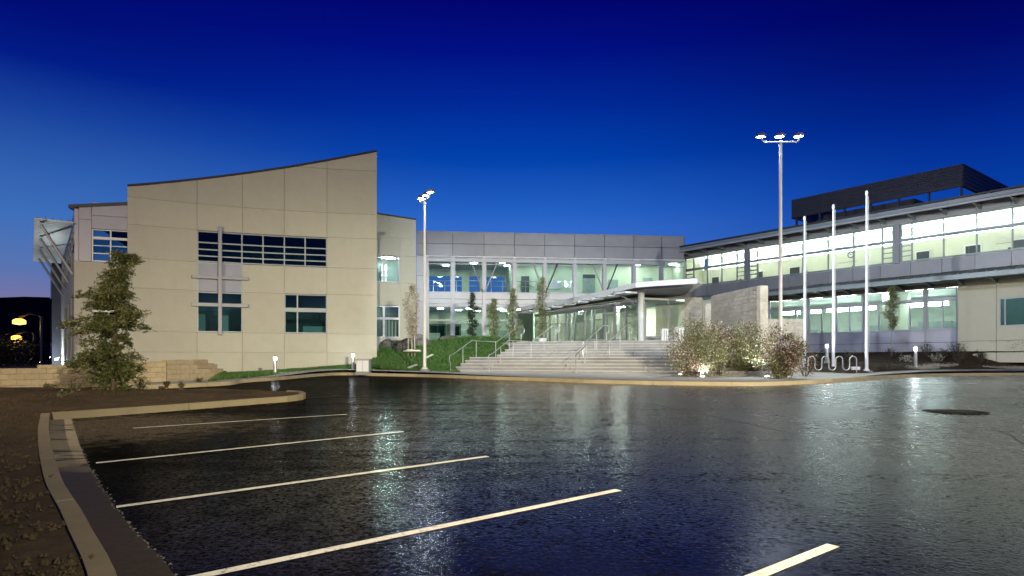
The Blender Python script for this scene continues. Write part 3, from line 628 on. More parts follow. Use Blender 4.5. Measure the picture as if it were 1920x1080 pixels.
# sunshade of slats on struts
SH = thing('sunshade', None, None, FW.p(LW / 2, 1, 8.9)); SH.parent = CB; SH.location = ORG[SH.name] - ORG[CB.name]
for k in range(5): MB().fbox(FW, LW - 17.5, LW + .25, .2 + k * .33, .25 + k * .33, 8.98, 9.10).build('rail_bar', M['fascia'], SH)
for k in range(34):
    s = LW + .1 - k * .52; f = 1.60 + .10
    MB().hexa([FW.p(s, .05, 8.89), FW.p(s + .20, .05, 8.93), FW.p(s + .20, f, 8.93), FW.p(s, f, 8.89), FW.p(s, .05, 8.93), FW.p(s + .20, .05, 8.97), FW.p(s + .20, f, 8.97), FW.p(s, f, 8.93)]).build('slat', M['white'], SH)
for k in range(4):
    s = LW - .8 - k * 4.6; MB().tube([FW.p(s, 1.4, 8.82), FW.p(s, .02, 6.3)], .075).build('strut', M['panel_l'], SH)

# set-back cream block beside the glazed link
FB = Frame((-10.9, 45.6), (at(780, 600, 46.9).x, 46.9)); w0, w1 = FB.s_at(692), FB.s_at(750)
jz = [2.0, 3.2, 6.0, 7.55, 9.2, 10.6, 12.6]; ztb = lambda s: 12.45 - .30 * s / FB.L
js = [0, FB.s_at(729), w1, FB.L]
mb = MB()
for (sa, sb, za, zb) in ((0, w1, .9, 3.27), (w1 + .015, FB.L, .9, 3.27), (w1 + .015, FB.L, 3.30, 5.66), (0, w1, 5.69, 7.35), (w1 + .015, FB.L, 5.69, 7.35), (w1 + .015, FB.L, 7.38, 9.36), (0, w1, 9.39, 10.7), (w1 + .015, FB.L, 9.39, 10.7), (0, FB.s_at(729), 10.73, 0), (FB.s_at(729) + .02, FB.L, 10.73, 0)):
    s_ = list(np.linspace(sa, sb, 3)); MB().strip(FB, s_, [za] * 3, [zb or ztb(s) for s in s_], -.05, 0).build('stucco_panel', M['stucco'], CB)
part(CB, 'wall_core', 'stucco', FB, (0, w1, -.3, -.052, .9, 3.25), (w1, FB.L - .001, -.3, -.052, .9, 11.9), (0, w1, -.3, -.052, 5.69, 7.35), (0, w1, -.3, -.052, 9.39, 11.9))
s_ = list(np.linspace(0, FB.L, 3)); MB().strip(FB, s_, [ztb(s) for s in s_], [ztb(s) + .11 for s in s_], -.35, .06).build('roof_coping', M['dark'], CB)
part(CB, 'side_wall', 'stucco', FB, (FB.L - .3, FB.L, -8, -.31, .9, 12)); part(CB, 'roof', 'dark', FB, (0, FB.L - .31, -8, -.31, 11.4, 11.7))
window(FB, CB, w0, w1, 7.38, 9.36, [(FB.s_at(720), .16)], [(9.0, .06)], n=-.05, pm='glass', t=.09, fm='panel')
window(FB, CB, w0, w1, 3.29, 5.66, [(FB.s_at(720), .16)], [(4.72, .16)], n=-.05, pm='tint', t=.09, fm='panel_l')
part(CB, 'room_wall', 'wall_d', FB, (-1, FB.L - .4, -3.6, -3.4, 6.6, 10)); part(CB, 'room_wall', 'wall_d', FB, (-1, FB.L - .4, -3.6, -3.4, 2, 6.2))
part(CB, 'room_floor', 'floor_in', FB, (-1, FB.L - .32, -3.3, -.32, 6.2, 6.55)); part(CB, 'room_ceiling', 'ceil_in', FB, (-1, FB.L - .32, -3.3, -.32, 9.5, 9.7))
part(CB, 'ceiling_light', 'e_cove_b', FB, (FB.s_at(722), FB.s_at(742), -1.62, -1.5, 9.42, 9.49))
bs = part(CB, 'bookshelf', 'white', FB, (FB.s_at(723), FB.s_at(733), -2.6, -2.2, 6.6, 9.0))
for k in range(3): part(bs, 'shelf_board', 'door', FB, (FB.s_at(723), FB.s_at(733), -2.19, -2.1, 7.6 + k * .45, 7.65 + k * .45))
part(CB, 'ceiling_light', 'e_linear', FB, (FB.s_at(700), FB.s_at(740), -2.3, -2.15, 5.75, 5.8))
for k in range(4): part(CB, 'curtain_strip', 'wall_g', FB, (FB.s_at(724 + 6 * k), FB.s_at(727 + 6 * k), -.5, -.45, 3.3, 4.6))

# ================================================================== glazed two-storey link
FK = Frame((at(781, 0, 51.5).x, 51.5), (at(1284, 0, 53.8).x, 53.8)); LK = FK.L; zk = lambda px, py: FK.z_at(px, py)
LB = thing('link_building', 'glazed two storey building under a grey panel parapet', 'building', FK.p(LK / 2, 0, 2.9))
ck = [781, 800, 849, 907.7, 964.7, 1021.3, 1077.6, 1133.3, 1188.4, 1240, 1283]; sk = [FK.s_at(p) for p in ck]; sk[0] = 0
for i in range(len(sk) - 1):
    for za, zb in ((10.32, 11.27), (11.31, 12.25)):
        part(LB, 'parapet_panel', 'panel', FK, (sk[i] + .02, sk[i + 1] - .02, -.08, 0, za, zb))
part(LB, 'parapet_core', 'dark', FK, (.02, LK, -.4, -.082, 10.3, 12.2)); part(LB, 'parapet_cap', 'panel', FK, (0, LK, -.42, .03, 12.252, 12.31))
part(LB, 'roof', 'dark', FK, (0, LK, -10, -.41, 10.9, 11.1))
for za, zb in ((2.5, 4.4), (4.43, 6.5), (6.53, 8.6), (8.63, 10.28)): part(LB, 'metal_panel', 'panel_l', FK, (0, sk[1] - .2, -.3, -.01, za, zb))
part(LB, 'header_beam', 'panel_l', FK, (sk[1] - .18, LK - 1.9, -.05, .22, 9.78, 10.05)); part(LB, 'header_rail', 'white', FK, (sk[1] - .18, LK, -.1, .06, 10.19, 10.29))
for i in range(1, len(sk) - 1):
    w = .14
    part(LB, 'column', 'panel_l', FK, (sk[i] - w, sk[i] + w, -.22, .12, 2.75, 10.18))
for i in range(1, len(sk) - 1):
    a, b = sk[i] + .145, sk[i + 1] - .145
    if i == len(sk) - 2: b = LK - .02
    window(FK, LB, a, b, 7.27, 10.15, [], [(9.62, .06)], n=-.02, pm='glass', fm='panel_l', t=.05)
    part(LB, 'floor_spandrel', 'panel_l', FK, (a, b, -.16, -.03, 6.32, 6.70)); part(LB, 'floor_spandrel', 'panel_l', FK, (a, b, -.14, 0, 6.73, 7.25)); part(LB, 'sill_beam', 'panel_l', FK, (a, b, -.16, .02, 6.10, 6.29))
    if i < 5: window(FK, LB, a, b, 2.85, 6.08, [], [(4.95, .09)] if i < 4 else [(5.6, .05)], n=-.02, pm='glass', fm='panel_l', t=.05)
for i, px in enumerate((907.7, 1021.3, 1133.3)):
    s = FK.s_at(px)
    for sg in (-1, 1): MB().tube([FK.p(s + sg * .06, .24, 7.3), FK.p(s + sg * 1.08, .22, 9.78)], .055).build('brace', M['panel_l'] if sg < 0 or i == 0 else M['slate'], LB)
# inside of the link, upper floor
part(LB, 'room_floor', 'floor_in', FK, (0, LK, -9.5, -.24, 6.75, 6.95)); part(LB, 'room_ceiling', 'ceil_in', FK, (0, LK, -9.5, -.24, 10.2, 10.3))
sb = FK.s_at(950, -7)
mb = MB()
zo0, zo1 = 7.5, 9.55; ops = [(FK.s_at(790, -7), FK.s_at(866, -7)), (FK.s_at(880, -7), FK.s_at(899, -7)), (FK.s_at(910, -7), FK.s_at(947, -7))]
x0 = 0
for o0, o1 in ops: mb.fbox(FK, x0, max(x0 + .01, o0), -7.2, -7, 6.96, 10.19); mb.fbox(FK, max(o0, .02), o1, -7.2, -7, 6.96, zo0); mb.fbox(FK, max(o0, .02), o1, -7.2, -7, zo1, 10.19); x0 = o1
mb.fbox(FK, x0, sb, -7.2, -7, 6.96, 10.19)
mb.build('room_wall', M['wall_g'], LB)
for o0, o1 in ops: MB().fbox(FK, max(o0, .02), o1, -7.12, -7.10, zo0, zo1).build('rear_pane', M['tint'], LB)
part(LB, 'room_wall', 'wall_g', FK, (sb, sb + .2, -7, -3.2, 6.96, 10.19)); part(LB, 'room_wall', 'wall_g', FK, (sb + .21, FK.s_at(1095, -3), -3.4, -3.2, 6.96, 10.19))
part(LB, 'room_wall', 'wall_in', FK, (FK.s_at(1095, -3), LK + 1, -3.4, -3.2, 6.96, 10.19)); part(LB, 'room_wall', 'wall_in', FK, (LK + .02, LK + .2, -3.19, -.3, 6.96, 10.19))
dr = part(LB, 'door', 'cubicle', FK, (FK.s_at(1093, -3.1), FK.s_at(1116, -3.1), -3.19, -3.12, 6.96, 9.35)); part(dr, 'transom_panel', 'door', FK, (FK.s_at(1093, -3.1), FK.s_at(1116, -3.1), -3.11, -3.08, 9.0, 9.33))
part(LB, 'door', 'cubicle', FK, (FK.s_at(1251, -3.1), FK.s_at(1268, -3.1), -3.19, -3.12, 6.96, 8.3))
for px, n in ((822, -2), (836, -4.5), (858, -2), (888, -3), (942, -2.2), (951, -4), (990, -1.4), (1010, -2), (1062, -1.8), (1100, -1.6), (1150, -1.2), (1168, -2), (1195, -1.2), (1195, -2.4), (1224, -1.4), (1262, -1.8)):
    down_light(LB, FK, FK.s_at(px, n), n, 10.18, .5, .5, 'e_white')
gr = MB().tube([FK.p(.9, -.9, 8.35), FK.p(FK.s_at(1012), -.9, 8.35)], .03).tube([FK.p(.9, -.9, 7.9), FK.p(FK.s_at(1012), -.9, 7.9)], .02).build('guard_rail', M['steel'], LB, smooth=True)
for px in range(812, 1012, 22): MB().tube([FK.p(FK.s_at(px), -.9, 6.96), FK.p(FK.s_at(px), -.9, 8.35)], .03).build('rail_post', M['steel'], gr)
# ground floor
part(LB, 'lobby_floor', 'floor_in', FK, (0, LK, -9.5, -.24, 2.6, 2.79)); part(LB, 'lobby_ceiling', 'ceil_in', FK, (0, LK, -9.5, -.24, 6.1, 6.2))
part(LB, 'lobby_wall', 'wall_g', FK, (0, LK, -6.2, -6, 2.8, 6.08)); part(LB, 'lobby_wall', 'wall_in', FK, (FK.s_at(962), FK.s_at(962) + .15, -6, -.4, 2.8, 6.08))
for a_, b_ in ((802, 838), (838, 846), (851, 866)):
    d_ = part(LB, 'door', 'door', FK, (FK.s_at(a_, -4), FK.s_at(b_, -4) - .04, -5.9, -5.6, 2.8, 4.95)); part(d_, 'door_glass', 'dglass', FK, (FK.s_at(a_, -4) + .15, FK.s_at(b_, -4) - .2, -5.59, -5.56, 3.0, 4.8))
for px, n in ((826, -2), (860, -3.5), (880, -2), (895, -4.5), (938, -2), (945, -4), (975, -2.5), (1050, -1.5), (1110, -1.5), (1165, -1.5), (1230, -2)): down_light(LB, FK, FK.s_at(px, n), n, 6.09, .5, .5)

M['maple'] = simple('maple_door', (.42, .34, .15), .5); simple_name = 'maple'
# entrance vestibule: oblique storefront, column, canopy
FV = Frame((1.95, 53.2), (8.2, 40.7)); LV = FV.L
part(LB, 'head_rail', 'panel_l', FV, (0, LV, -.12, .06, 5.36, 5.55)); part(LB, 'kick_plate', 'alum', FV, (0, LV, -.1, .02, 2.82, 2.92))
nb = 11; bw = LV / nb
for k in range(nb):
    a, b = k * bw, (k + 1) * bw
    dd = k in (4, 8, 9)
    f = window(FV, LB, a + .01, b - .01, 2.93, 5.35, [], [(4.9, .05)] if dd else [(4.55, .04)], n=0, depth=.06, t=.085 if dd else .06, pm='cglass', fm='panel_l' if k % 3 == 0 or dd else 'green', name='entrance_door' if dd else 'storefront_window')
    if dd: MB().tube([FV.p(b - .14, .06, 3.5), FV.p(b - .14, .06, 4.4)], .018).build('handle', M['steel'], f)
FF = Frame((9.0, 42.2), (11.65, 41.6))
window(FF, LB, 0, FF.L, 3.15, 5.75, [FF.s_at(1253)], [], n=0, pm='cglass', fm='panel_l', t=.09, name='entrance_window')
part(LB, 'kick_wall', 'panel', FF, (0, FF.L, -.15, .02, 2.8, 3.13)); part(LB, 'soffit_wall', 'soffit', FF, (-.4, FF.L + .2, -.2, .03, 5.77, 6.4))
part(LB, 'interior_partition', 'wall_in', FF, (.7, FF.L + 1.5, -2.4, -2.2, 2.8, 5.7)); part(LB, 'ceiling_light', 'e_soft', FF, (.3, 2.6, -2.1, -.4, 5.66, 5.72))
colc = FV.p(LV + .55, .15, 2.8)
cm = MB()
for k in range(20):
    a0, a1 = 2 * math.pi * k / 20, 2 * math.pi * (k + .72) / 20
    cm.add([(colc.x + 0.22 * math.cos(a0), colc.y + 0.22 * math.sin(a0), z) for z in (2.8, 6.2)] + [(colc.x + 0.22 * math.cos(a1), colc.y + 0.22 * math.sin(a1), z) for z in (6.2, 2.8)], [(0, 1, 2, 3)])
cm.lathe(colc, [(.20, 0), (.20, 3.4)], 20); cm.build('entrance_column', M['white'], LB, fix=False)
can = [V2(.75, 52.2), V2(2.4, 49.4), V2(3.98, 46.9), V2(5.3, 44.2), V2(6.42, 41.4), V2(7.6, 38.2), V2(8.6, 37.6), V2(10.85, 36.5), V2(11.6, 38.2), V2(11.9, 41.6), V2(9, 43), V2(4.5, 51.5), V2(2, 53.4)]
cz = lambda x, y: 6.34 - .022 * (y - 38)
MB().prism([(p.x, p.y) for p in can], lambda x, y: cz(x, y) - .12, cz).build('canopy_roof', M['canopy'], LB)
fcm = MB(); fcm2 = MB()
for p, q in zip(can[:7], can[1:8]):
    n_ = Vector(((q - p).y, -(q - p).x)).normalized() * .05
    (fcm if p.y > 38.5 else fcm2).add([(p.x + n_.x, p.y + n_.y, cz(*p) - .26), (q.x + n_.x, q.y + n_.y, cz(*q) - .26), (q.x + n_.x, q.y + n_.y, cz(*q) + .05), (p.x + n_.x, p.y + n_.y, cz(*p) + .05),
             (p.x - n_.x, p.y - n_.y, cz(*p) - .26), (q.x - n_.x, q.y - n_.y, cz(*q) - .26), (q.x - n_.x, q.y - n_.y, cz(*q) + .05), (p.x - n_.x, p.y - n_.y, cz(*p) + .05)],
            [(0, 1, 2, 3), (4, 7, 6, 5), (3, 2, 6, 7), (0, 4, 5, 1), (0, 3, 7, 4), (1, 5, 6, 2)])
fcm.build('canopy_fascia', M['white'], LB); fcm2.build('canopy_fascia', M['canopy'], LB)  # oblique side coloured whiter to put in light that does not reach it
ins = [V2(2.3, 53), V2(4.9, 49), V2(8.1, 42.2), V2(9.2, 40.2), V2(11.5, 39.4), V2(11.8, 41.5), V2(8.6, 43.2), V2(4, 53)]
MB().prism([(p.x, p.y) for p in [V2(1.3, 52.4), V2(4.3, 47.1), V2(6.9, 41.6), V2(8.2, 38.7), V2(10.9, 37.5), V2(11.5, 41.4), V2(9.0, 42.6), V2(3, 53)]], lambda x, y: cz(x, y) - .30, lambda x, y: cz(x, y) - .13).build('canopy_soffit', M['soffit'], LB)
FC = Frame((.9, 52.0), (7.6, 38.2))
for k in range(8):
    s = 1.4 + k * FC.L / 8.4
    mb = MB(); zc = cz(*FC.p(s, 0, 0).xy) - .40
    mb.fbox(FC, s - .62, s + .62, -.5, .42, zc - .13, zc - .02); mb.build('outrigger_plate', M['white'], LB, bevel=.008)
MB().tube([FC.p(FC.L - 2.2, .12, 6.05), FV.p(LV - .3, .1, 5.4)], .05).build('canopy_strut', M['panel_l'], LB)
part(LB, 'door_scanner', 'door', FV, (8.9 * bw, 9.05 * bw, .05, .15, 5.38, 5.46))
# lobby behind the storefront
part(LB, 'lobby_wall', 'wall_in', FK, (FK.s_at(1000, -1.6), LK, -1.8, -1.6, 2.8, 6.08))
for k_ in range(5): part(LB, 'ceiling_light', 'e_lobby', FK, (FK.s_at(1003, -1.6) + 1.7 * k_, FK.s_at(1003, -1.6) + 1.7 * k_ + .9, -1.0, -.75, 6.0, 6.05))
part(LB, 'lobby_door', simple_name, FK, (FK.s_at(1163, -1.5), FK.s_at(1175, -1.5), -1.59, -1.5, 2.8, 5.0))
part(LB, 'lobby_wall', 'wall_in', FV, (3, LV + 1.5, -5.2, -5, 2.8, 5.7))
part(LB, 'lobby_floor', 'floor_in', FV, (0, LV + .2, -5, -.13, 2.7, 2.81)); part(LB, 'lobby_ceiling', 'ceil_in', FV, (0.5, LV, -5, -.14, 5.62, 5.75))
for k, n in ((1, -1.5), (3, -2), (5, -1.5), (6.6, -2.6), (7.6, -1.5)): part(LB, 'ceiling_light', 'e_vest', FV, (k * bw, k * bw + .9, n, n + .35, 5.55, 5.61))
for k in range(4): part(LB, 'lobby_post', 'wall_g', FV, (2 + 3.1 * k, 2.3 + 3.1 * k, -2.6, -2.3, 2.82, 5.6))

for px, n_, w, z0_, z1_, m_ in ((985, -3.1, .7, 7.0, 9.1, 'door'), (1040, -3.1, 1.1, 8.0, 8.8, 'lilac'), (1066, -3.1, .5, 8.1, 8.7, 'white'), (1150, -3.1, .9, 8.0, 8.9, 'cubicle'), (1178, -3.1, .25, 8.2, 8.5, 'door'), (1215, -3.1, .8, 7.0, 9.1, 'cubicle')):
    s = FK.s_at(px, n_); part(LB, 'wall_panel', m_, FK, (s - w / 2, s + w / 2, -3.18, -3.12, z0_, z1_))
for px, n_ in ((845, -4), (872, -2.6), (905, -4.2), (935, -3), (975, -2.2)):
    s = FK.s_at(px, n_); part(LB, 'bench_seat', 'door', FK, (s - .5, s + .5, n_ - .3, n_ + .3, 7.3, 7.55), (s - .5, s - .42, n_ - .3, n_ + .3, 6.96, 7.29), (s + .42, s + .5, n_ - .3, n_ + .3, 6.96, 7.29))
for px, n_, h in ((812, -3, 1.2), (862, -3.6, 1.0), (890, -3, 2.0), (938, -4, 1.5), (950, -2.5, .9)):
    s = FK.s_at(px, n_); part(LB, 'lobby_desk', 'cubicle', FK, (s - .6, s + .6, n_ - .4, n_ + .2, 2.8, 2.8 + h))
# ================================================================== courthouse wing on the right
FR = Frame((15.2, 55.06), (15.2 + .6006 * 32, 55.06 - .7995 * 32)); LR = FR.L
RB = thing('court_building', 'two storey grey panelled wing with a lit upper corridor window band', 'building', FR.p(LR / 2, 0, 2.2))
sr = lambda px, n=0: FR.s_at(px, n)
# upper window band
bays = [(sr(1284), sr(1397), [sr(1300), sr(1325.6), sr(1352.7), sr(1381)]),
        (sr(1403), sr(1676), [sr(1419.6), sr(1460), sr(1504.6), sr(1552), sr(1600), sr(1654)]),
        (sr(1687), sr(1990), [sr(1709), sr(1768.5), sr(1830.6), sr(1897.8), sr(1966)])]
for bi, (a, b, ms) in enumerate(bays):
    fr = window(FR, RB, a, b, 8.06, 10.62, [(m, .07) for m in ms], [(9.53, .20)], n=-.02, pm='cglass', fm='fascia', t=.10)
    ends = [(a + .1, ms[0] - .04)] + ([(ms[-1] + .04, b - .1)] if bi < 2 else [])
    for e0, e1 in ends:
        for z in (8.47, 8.8, 9.13): part(fr, 'muntin', 'green', FR, (e0, e1, -.11, -.03, z - .03, z + .03))
part(RB, 'corner_post', 'panel', FR, (sr(1284) - .32, sr(1284) - .01, -.3, .03, 2.2, 10.8))
for a, b in ((sr(1397) + .01, sr(1403) - .01), (sr(1676) + .01, sr(1687) - .01)): part(RB, 'pier', 'panel', FR, (a, b, -.2, .05, 8.06, 10.65))
# fascia panels above the windows, spandrel panels below
pj = [1283, 1299, 1325, 1352, 1380, 1400, 1440, 1478, 1513, 1553, 1599, 1651, 1707, 1766, 1828, 1896, 1965, 2040]
for p, q in zip(pj, pj[1:]):
    part(RB, 'spandrel_panel', 'panel', FR, (sr(p) + .012, sr(q) - .012, -.08, 0, 7.16, 8.03))
    part(RB, 'fascia_panel', 'panel', FR, (sr(p) + .012, sr(q) - .012, -.08, .0, 10.66, 11.16))
part(RB, 'panel_core', 'dark', FR, (0, LR, -.3, -.083, 7.1, 8.03), (0, LR, -.3, -.083, 10.66, 11.2))
# main roof, gutter, brackets
ro = MB(); s0 = -.9
ro.hexa([FR.p(s0, 1.3, 11.10), FR.p(LR, 1.3, 11.10), FR.p(LR, -13, 11.75), FR.p(s0, -13, 11.75), FR.p(s0, 1.3, 11.34), FR.p(LR, 1.3, 11.34), FR.p(LR, -13, 12.0), FR.p(s0, -13, 12.0)])
ro.build('roof', M['slate'], RB)
part(RB, 'eave_fascia', 'fascia', FR, (s0, LR, 1.31, 1.40, 10.98, 11.30)); MB().tube([FR.p(s0 - .5, 1.46, 10.98), FR.p(LR, 1.46, 10.98)], .085, 10).build('gutter', M['panel_l'], RB, smooth=True)
part(RB, 'roof_edge', 'dark', FR, (s0 - .02, LR, 1.05, 1.41, 11.345, 11.45))
s = .6; step = (sr(1828) - sr(1707)) / 2
while s < LR:
    MB().add([FR.p(s - .05, .01, 11.08), FR.p(s - .05, 1.28, 11.08), FR.p(s - .05, 1.28, 10.97), FR.p(s - .05, .01, 10.72), FR.p(s + .05, .01, 11.08), FR.p(s + .05, 1.28, 11.08), FR.p(s + .05, 1.28, 10.97), FR.p(s + .05, .01, 10.72)],
             [(0, 1, 2, 3), (7, 6, 5, 4), (0, 4, 5, 1), (1, 5, 6, 2), (2, 6, 7, 3), (3, 7, 4, 0)]).build('eave_bracket', M['fascia'], RB)
    s += step
# upper corridor
part(RB, 'corridor_floor', 'floor_in', FR, (.02, LR, -2.9, -.31, 6.8, 7.0)); part(RB, 'corridor_wall', 'wall_in', FR, (.02, LR, -2.85, -2.6, 7.01, 9.75))
part(RB, 'upper_wall', 'ceil_in', FR, (.02, LR, -3.4, -3.2, 9.5, 10.98)); part(RB, 'corridor_ceiling', 'ceil_in', FR, (.02, LR, -3.19, -.31, 10.85, 10.97)); part(RB, 'end_wall', 'wall_in', FR, (-.18, 0, -2.9, -.31, 7, 10.9))
cx = 0.4
while cx < LR - 2: part(RB, 'cove_light', 'e_cove_b' if any(abs(cx + 1.1 - sr(p_, -3)) < 1.2 for p_ in (1428, 1712)) else 'e_cove', FR, (cx, cx + 2.2, -3.05, -2.95, 9.62, 9.68)); cx += 2.3
cx = .5
while cx < LR - 2: part(RB, 'wall_washer', 'e_wash', FR, (cx, cx + 1.9, -.62, -.52, 10.74, 10.80)); cx += 2.3
for px in (1290, 1340, 1430, 1525, 1582, 1690, 1797, 1912): part(RB, 'ceiling_light', 'e_white', FR, (sr(px, -1.3) - .2, sr(px, -1.3) + .2, -1.5, -1.1, 10.80, 10.845))
for px0, px1 in ((1335.7, 1348.6), (1421, 1431), (1481.5, 1500), (1719, 1743), (1811, 1839), (1900, 1945)):
    a, b = sr(px0, -2.6), sr(px1, -2.6)
    d_ = part(RB, 'corridor_door', 'door', FR, (a, b, -2.595, -2.55, 7.01, 9.0)); part(d_, 'door_frame', 'white', FR, (a - .08, a - .003, -2.595, -2.53, 7.01, 9.08), (b + .003, b + .08, -2.595, -2.53, 7.01, 9.08), (a, b, -2.595, -2.53, 9.003, 9.08))
for px in (1389, 1600, 1893): part(RB, 'fire_alarm', 'door', FR, (sr(px, -2.6) - .07, sr(px, -2.6) + .07, -2.595, -2.52, 8.25, 8.6))
for px in (1573, 1867): part(RB, 'notice_rail', 'alum', FR, (sr(px, -2.6), sr(px, -2.6) + 1.3, -2.595, -2.56, 8.90, 8.93))
ck_ = FR.p(sr(1594.8, -2.5), -2.5, 9.42)
CK = thing('wall_clock', 'round black rimmed clock on the lit corridor wall', 'clock', ck_)
def disc(c, r, t, mat, name, parent, hole=0):
    mb = MB(); n_ = 28; vs = []
    for k in range(n_):
        w = 2 * math.pi * k / n_
        for rr, dd in ((r, 0), (r, t), (hole, t), (hole, 0)): q = c + FR.u * (rr * math.cos(w)) + Vector((0, 0, rr * math.sin(w))) + FR.n * dd; vs.append(tuple(q))
    fs = [(4 * k + i, 4 * k + (i + 1) % 4, 4 * ((k + 1) % n_) + (i + 1) % 4, 4 * ((k + 1) % n_) + i) for k in range(n_) for i in range(4)]
    return mb.add(vs, fs).build(name, mat, parent)
disc(ck_ - FR.n * .07, .23, .06, M['door'], 'rim', CK, .18); disc(ck_ - FR.n * .075, .18, .03, M['white'], 'dial', CK, .001)
for a_, l_ in ((1.1, .10), (2.4, .15)):
    q = ck_ - FR.n * .03; e_ = q + FR.u * (l_ * math.cos(a_)) + Vector((0, 0, l_ * math.sin(a_))); MB().tube([q, e_], .014, 6).build('hand', M['door'], CK)
fc = bpy.data.curves.new('court_sign', 'FONT'); fc.body = 'Court Rooms II'; fc.size = .40; fc.extrude = .012
fo = bpy.data.objects.new('tmp', fc); COL.objects.link(fo); bpy.context.view_layer.update()
me = bpy.data.meshes.new_from_object(fo); bpy.data.objects.remove(fo); me.materials.append(M['white'])
so = link('court_sign', me, None, loc=FR.p(sr(1876, -2.55), -2.55, 9.12), label='raised white letters reading Court Rooms II on the corridor wall', category='sign')
so.rotation_euler = (R(90), 0, FR.rot()); so.scale = (.72, 1, 1)
# standing seam canopy roof over the ground floor
s0 = .3
c_ = MB(); c_.hexa([FR.p(s0, .02, 6.95), FR.p(LR, .02, 6.95), FR.p(LR, 1.95, 6.62), FR.p(s0, 1.95, 6.62), FR.p(s0, .02, 7.10), FR.p(LR, .02, 7.10), FR.p(LR, 1.95, 6.72), FR.p(s0, 1.95, 6.72)])
c_.build('canopy_roof', M['roofm'], RB)
seam = MB().hexa([FR.p(0, .05, 7.10), FR.p(.035, .05, 7.10), FR.p(.035, 1.97, 6.72), FR.p(0, 1.97, 6.72), FR.p(0, .05, 7.16), FR.p(.035, .05, 7.16), FR.p(.035, 1.97, 6.79), FR.p(0, 1.97, 6.79)])
base = FR.p(0, .05, 7.1); s = s0 + .2; me = None
while s < LR:
    if me is None:
        o = seam.build('roof_seam', M['fascia'], RB); me = o.data; o.location = FR.u * s
    else: o = bpy.data.objects.new('roof_seam', me); COL.objects.link(o); o.parent = RB; o.location = FR.u * s
    s += .46
part(RB, 'canopy_fascia', 'fascia', FR, (s0, LR, 1.97, 2.05, 6.42, 6.70)); part(RB, 'canopy_soffit', 'soffit', FR, (s0, LR, .02, 1.96, 6.52, 6.60))
s = .8
while s < LR:
    MB().add([FR.p(s - .06, .03, 6.5), FR.p(s - .06, 1.9, 6.5), FR.p(s - .06, 1.9, 6.42), FR.p(s - .06, 1.1, 6.42), FR.p(s - .06, .03, 6.2), FR.p(s + .06, .03, 6.5), FR.p(s + .06, 1.9, 6.5), FR.p(s + .06, 1.9, 6.42), FR.p(s + .06, 1.1, 6.42), FR.p(s + .06, .03, 6.2)],
             [(0, 1, 2, 3, 4), (9, 8, 7, 6, 5), (0, 5, 6, 1), (1, 6, 7, 2), (2, 7, 8, 3), (3, 8, 9, 4), (4, 9, 5, 0)]).build('canopy_bracket', M['fascia'], RB)
    s += step * .95
# ground floor windows
lb = [1440, 1463, 1514, 1565, 1618, 1671, 1734.4, 1797]; sub = {1463: 1492, 1514: 1540, 1565: 1592, 1618: 1647, 1671: 1705, 1734.4: 1766.6}
for p, q in zip(lb, lb[1:]):
    a, b = sr(p) + .07, sr(q) - .07
    window(FR, RB, a, b, 3.58, 6.17, [], [(5.46, .22)], n=-.05, pm='tint', fm='panel_l', t=.06, name='window')
    if p in sub: part(RB, 'mullion', 'panel_l', FR, (sr(sub[p]) - .035, sr(sub[p]) + .035, -.16, -.03, 3.65, 5.34))
    part(RB, 'column', 'panel_l', FR, (a - .14, a - .002, -.2, .06, 3.58, 6.2))
for p, q in zip(lb, lb[1:]):
    for za, zb in ((2.77, 3.50), (2.18, 2.74)): part(RB, 'base_panel', 'lilac', FR, (sr(p) + .01, sr(q) - .01, -.12, -.0, za, zb))
part(RB, 'sill_beam', 'panel_l', FR, (sr(1441), sr(1797), -.18, .05, 3.51, 3.575)); part(RB, 'base_core', 'dark', FR, (.1, LR, -.3, -.125, 1.5, 3.5)); part(RB, 'plinth', 'step', FR, (.1, sr(1797), -.3, .04, 1.4, 2.16))
part(RB, 'lower_frieze', 'soffit', FR, (.1, sr(1797), -.3, -.02, 6.2, 6.5))
part(RB, 'ground_wall', 'wall_g', FR, (.1, sr(1440), -.3, -.03, 2.2, 6.18))
# cream bay at the far right
FQ = Frame(FR.p(sr(1797), .12, 0).xy, FR.p(LR, .12, 0).xy); q0, q1 = FQ.s_at(1873), FQ.s_at(1990)
qs = [0, FQ.s_at(1868), FQ.s_at(1995), FQ.L]
for i in range(3):
    for za, zb in ((1.5, 2.78), (2.80, 6.1)):
        if i == 1 and za > 2.5:
            part(RB, 'stucco_panel', 'stucco', FQ, (qs[1] + .012, qs[2] - .012, -.2, 0, 2.80, 3.62), (qs[1] + .012, qs[2] - .012, -.2, 0, 5.30, 6.1), (qs[1] + .012, q0, -.2, 0, 3.625, 5.295), (q1, qs[2] - .012, -.2, 0, 3.625, 5.295))
        else: part(RB, 'stucco_panel', 'stucco', FQ, (qs[i] + (.012 if i else 0), qs[i + 1] - .012, -.2, 0, za, zb))
part(RB, 'frieze_panel', 'stucco', FQ, (0, FQ.L, -.2, -.03, 6.12, 6.5))
window(FQ, RB, q0, q1, 3.63, 5.29, [FQ.s_at(1884), FQ.s_at(1930)], [], n=-.03, pm='dglass', fm='panel_l')
part(RB, 'room_wall', 'wall_d', FQ, (.3, FQ.L, -3, -2.8, 2.4, 6.1))
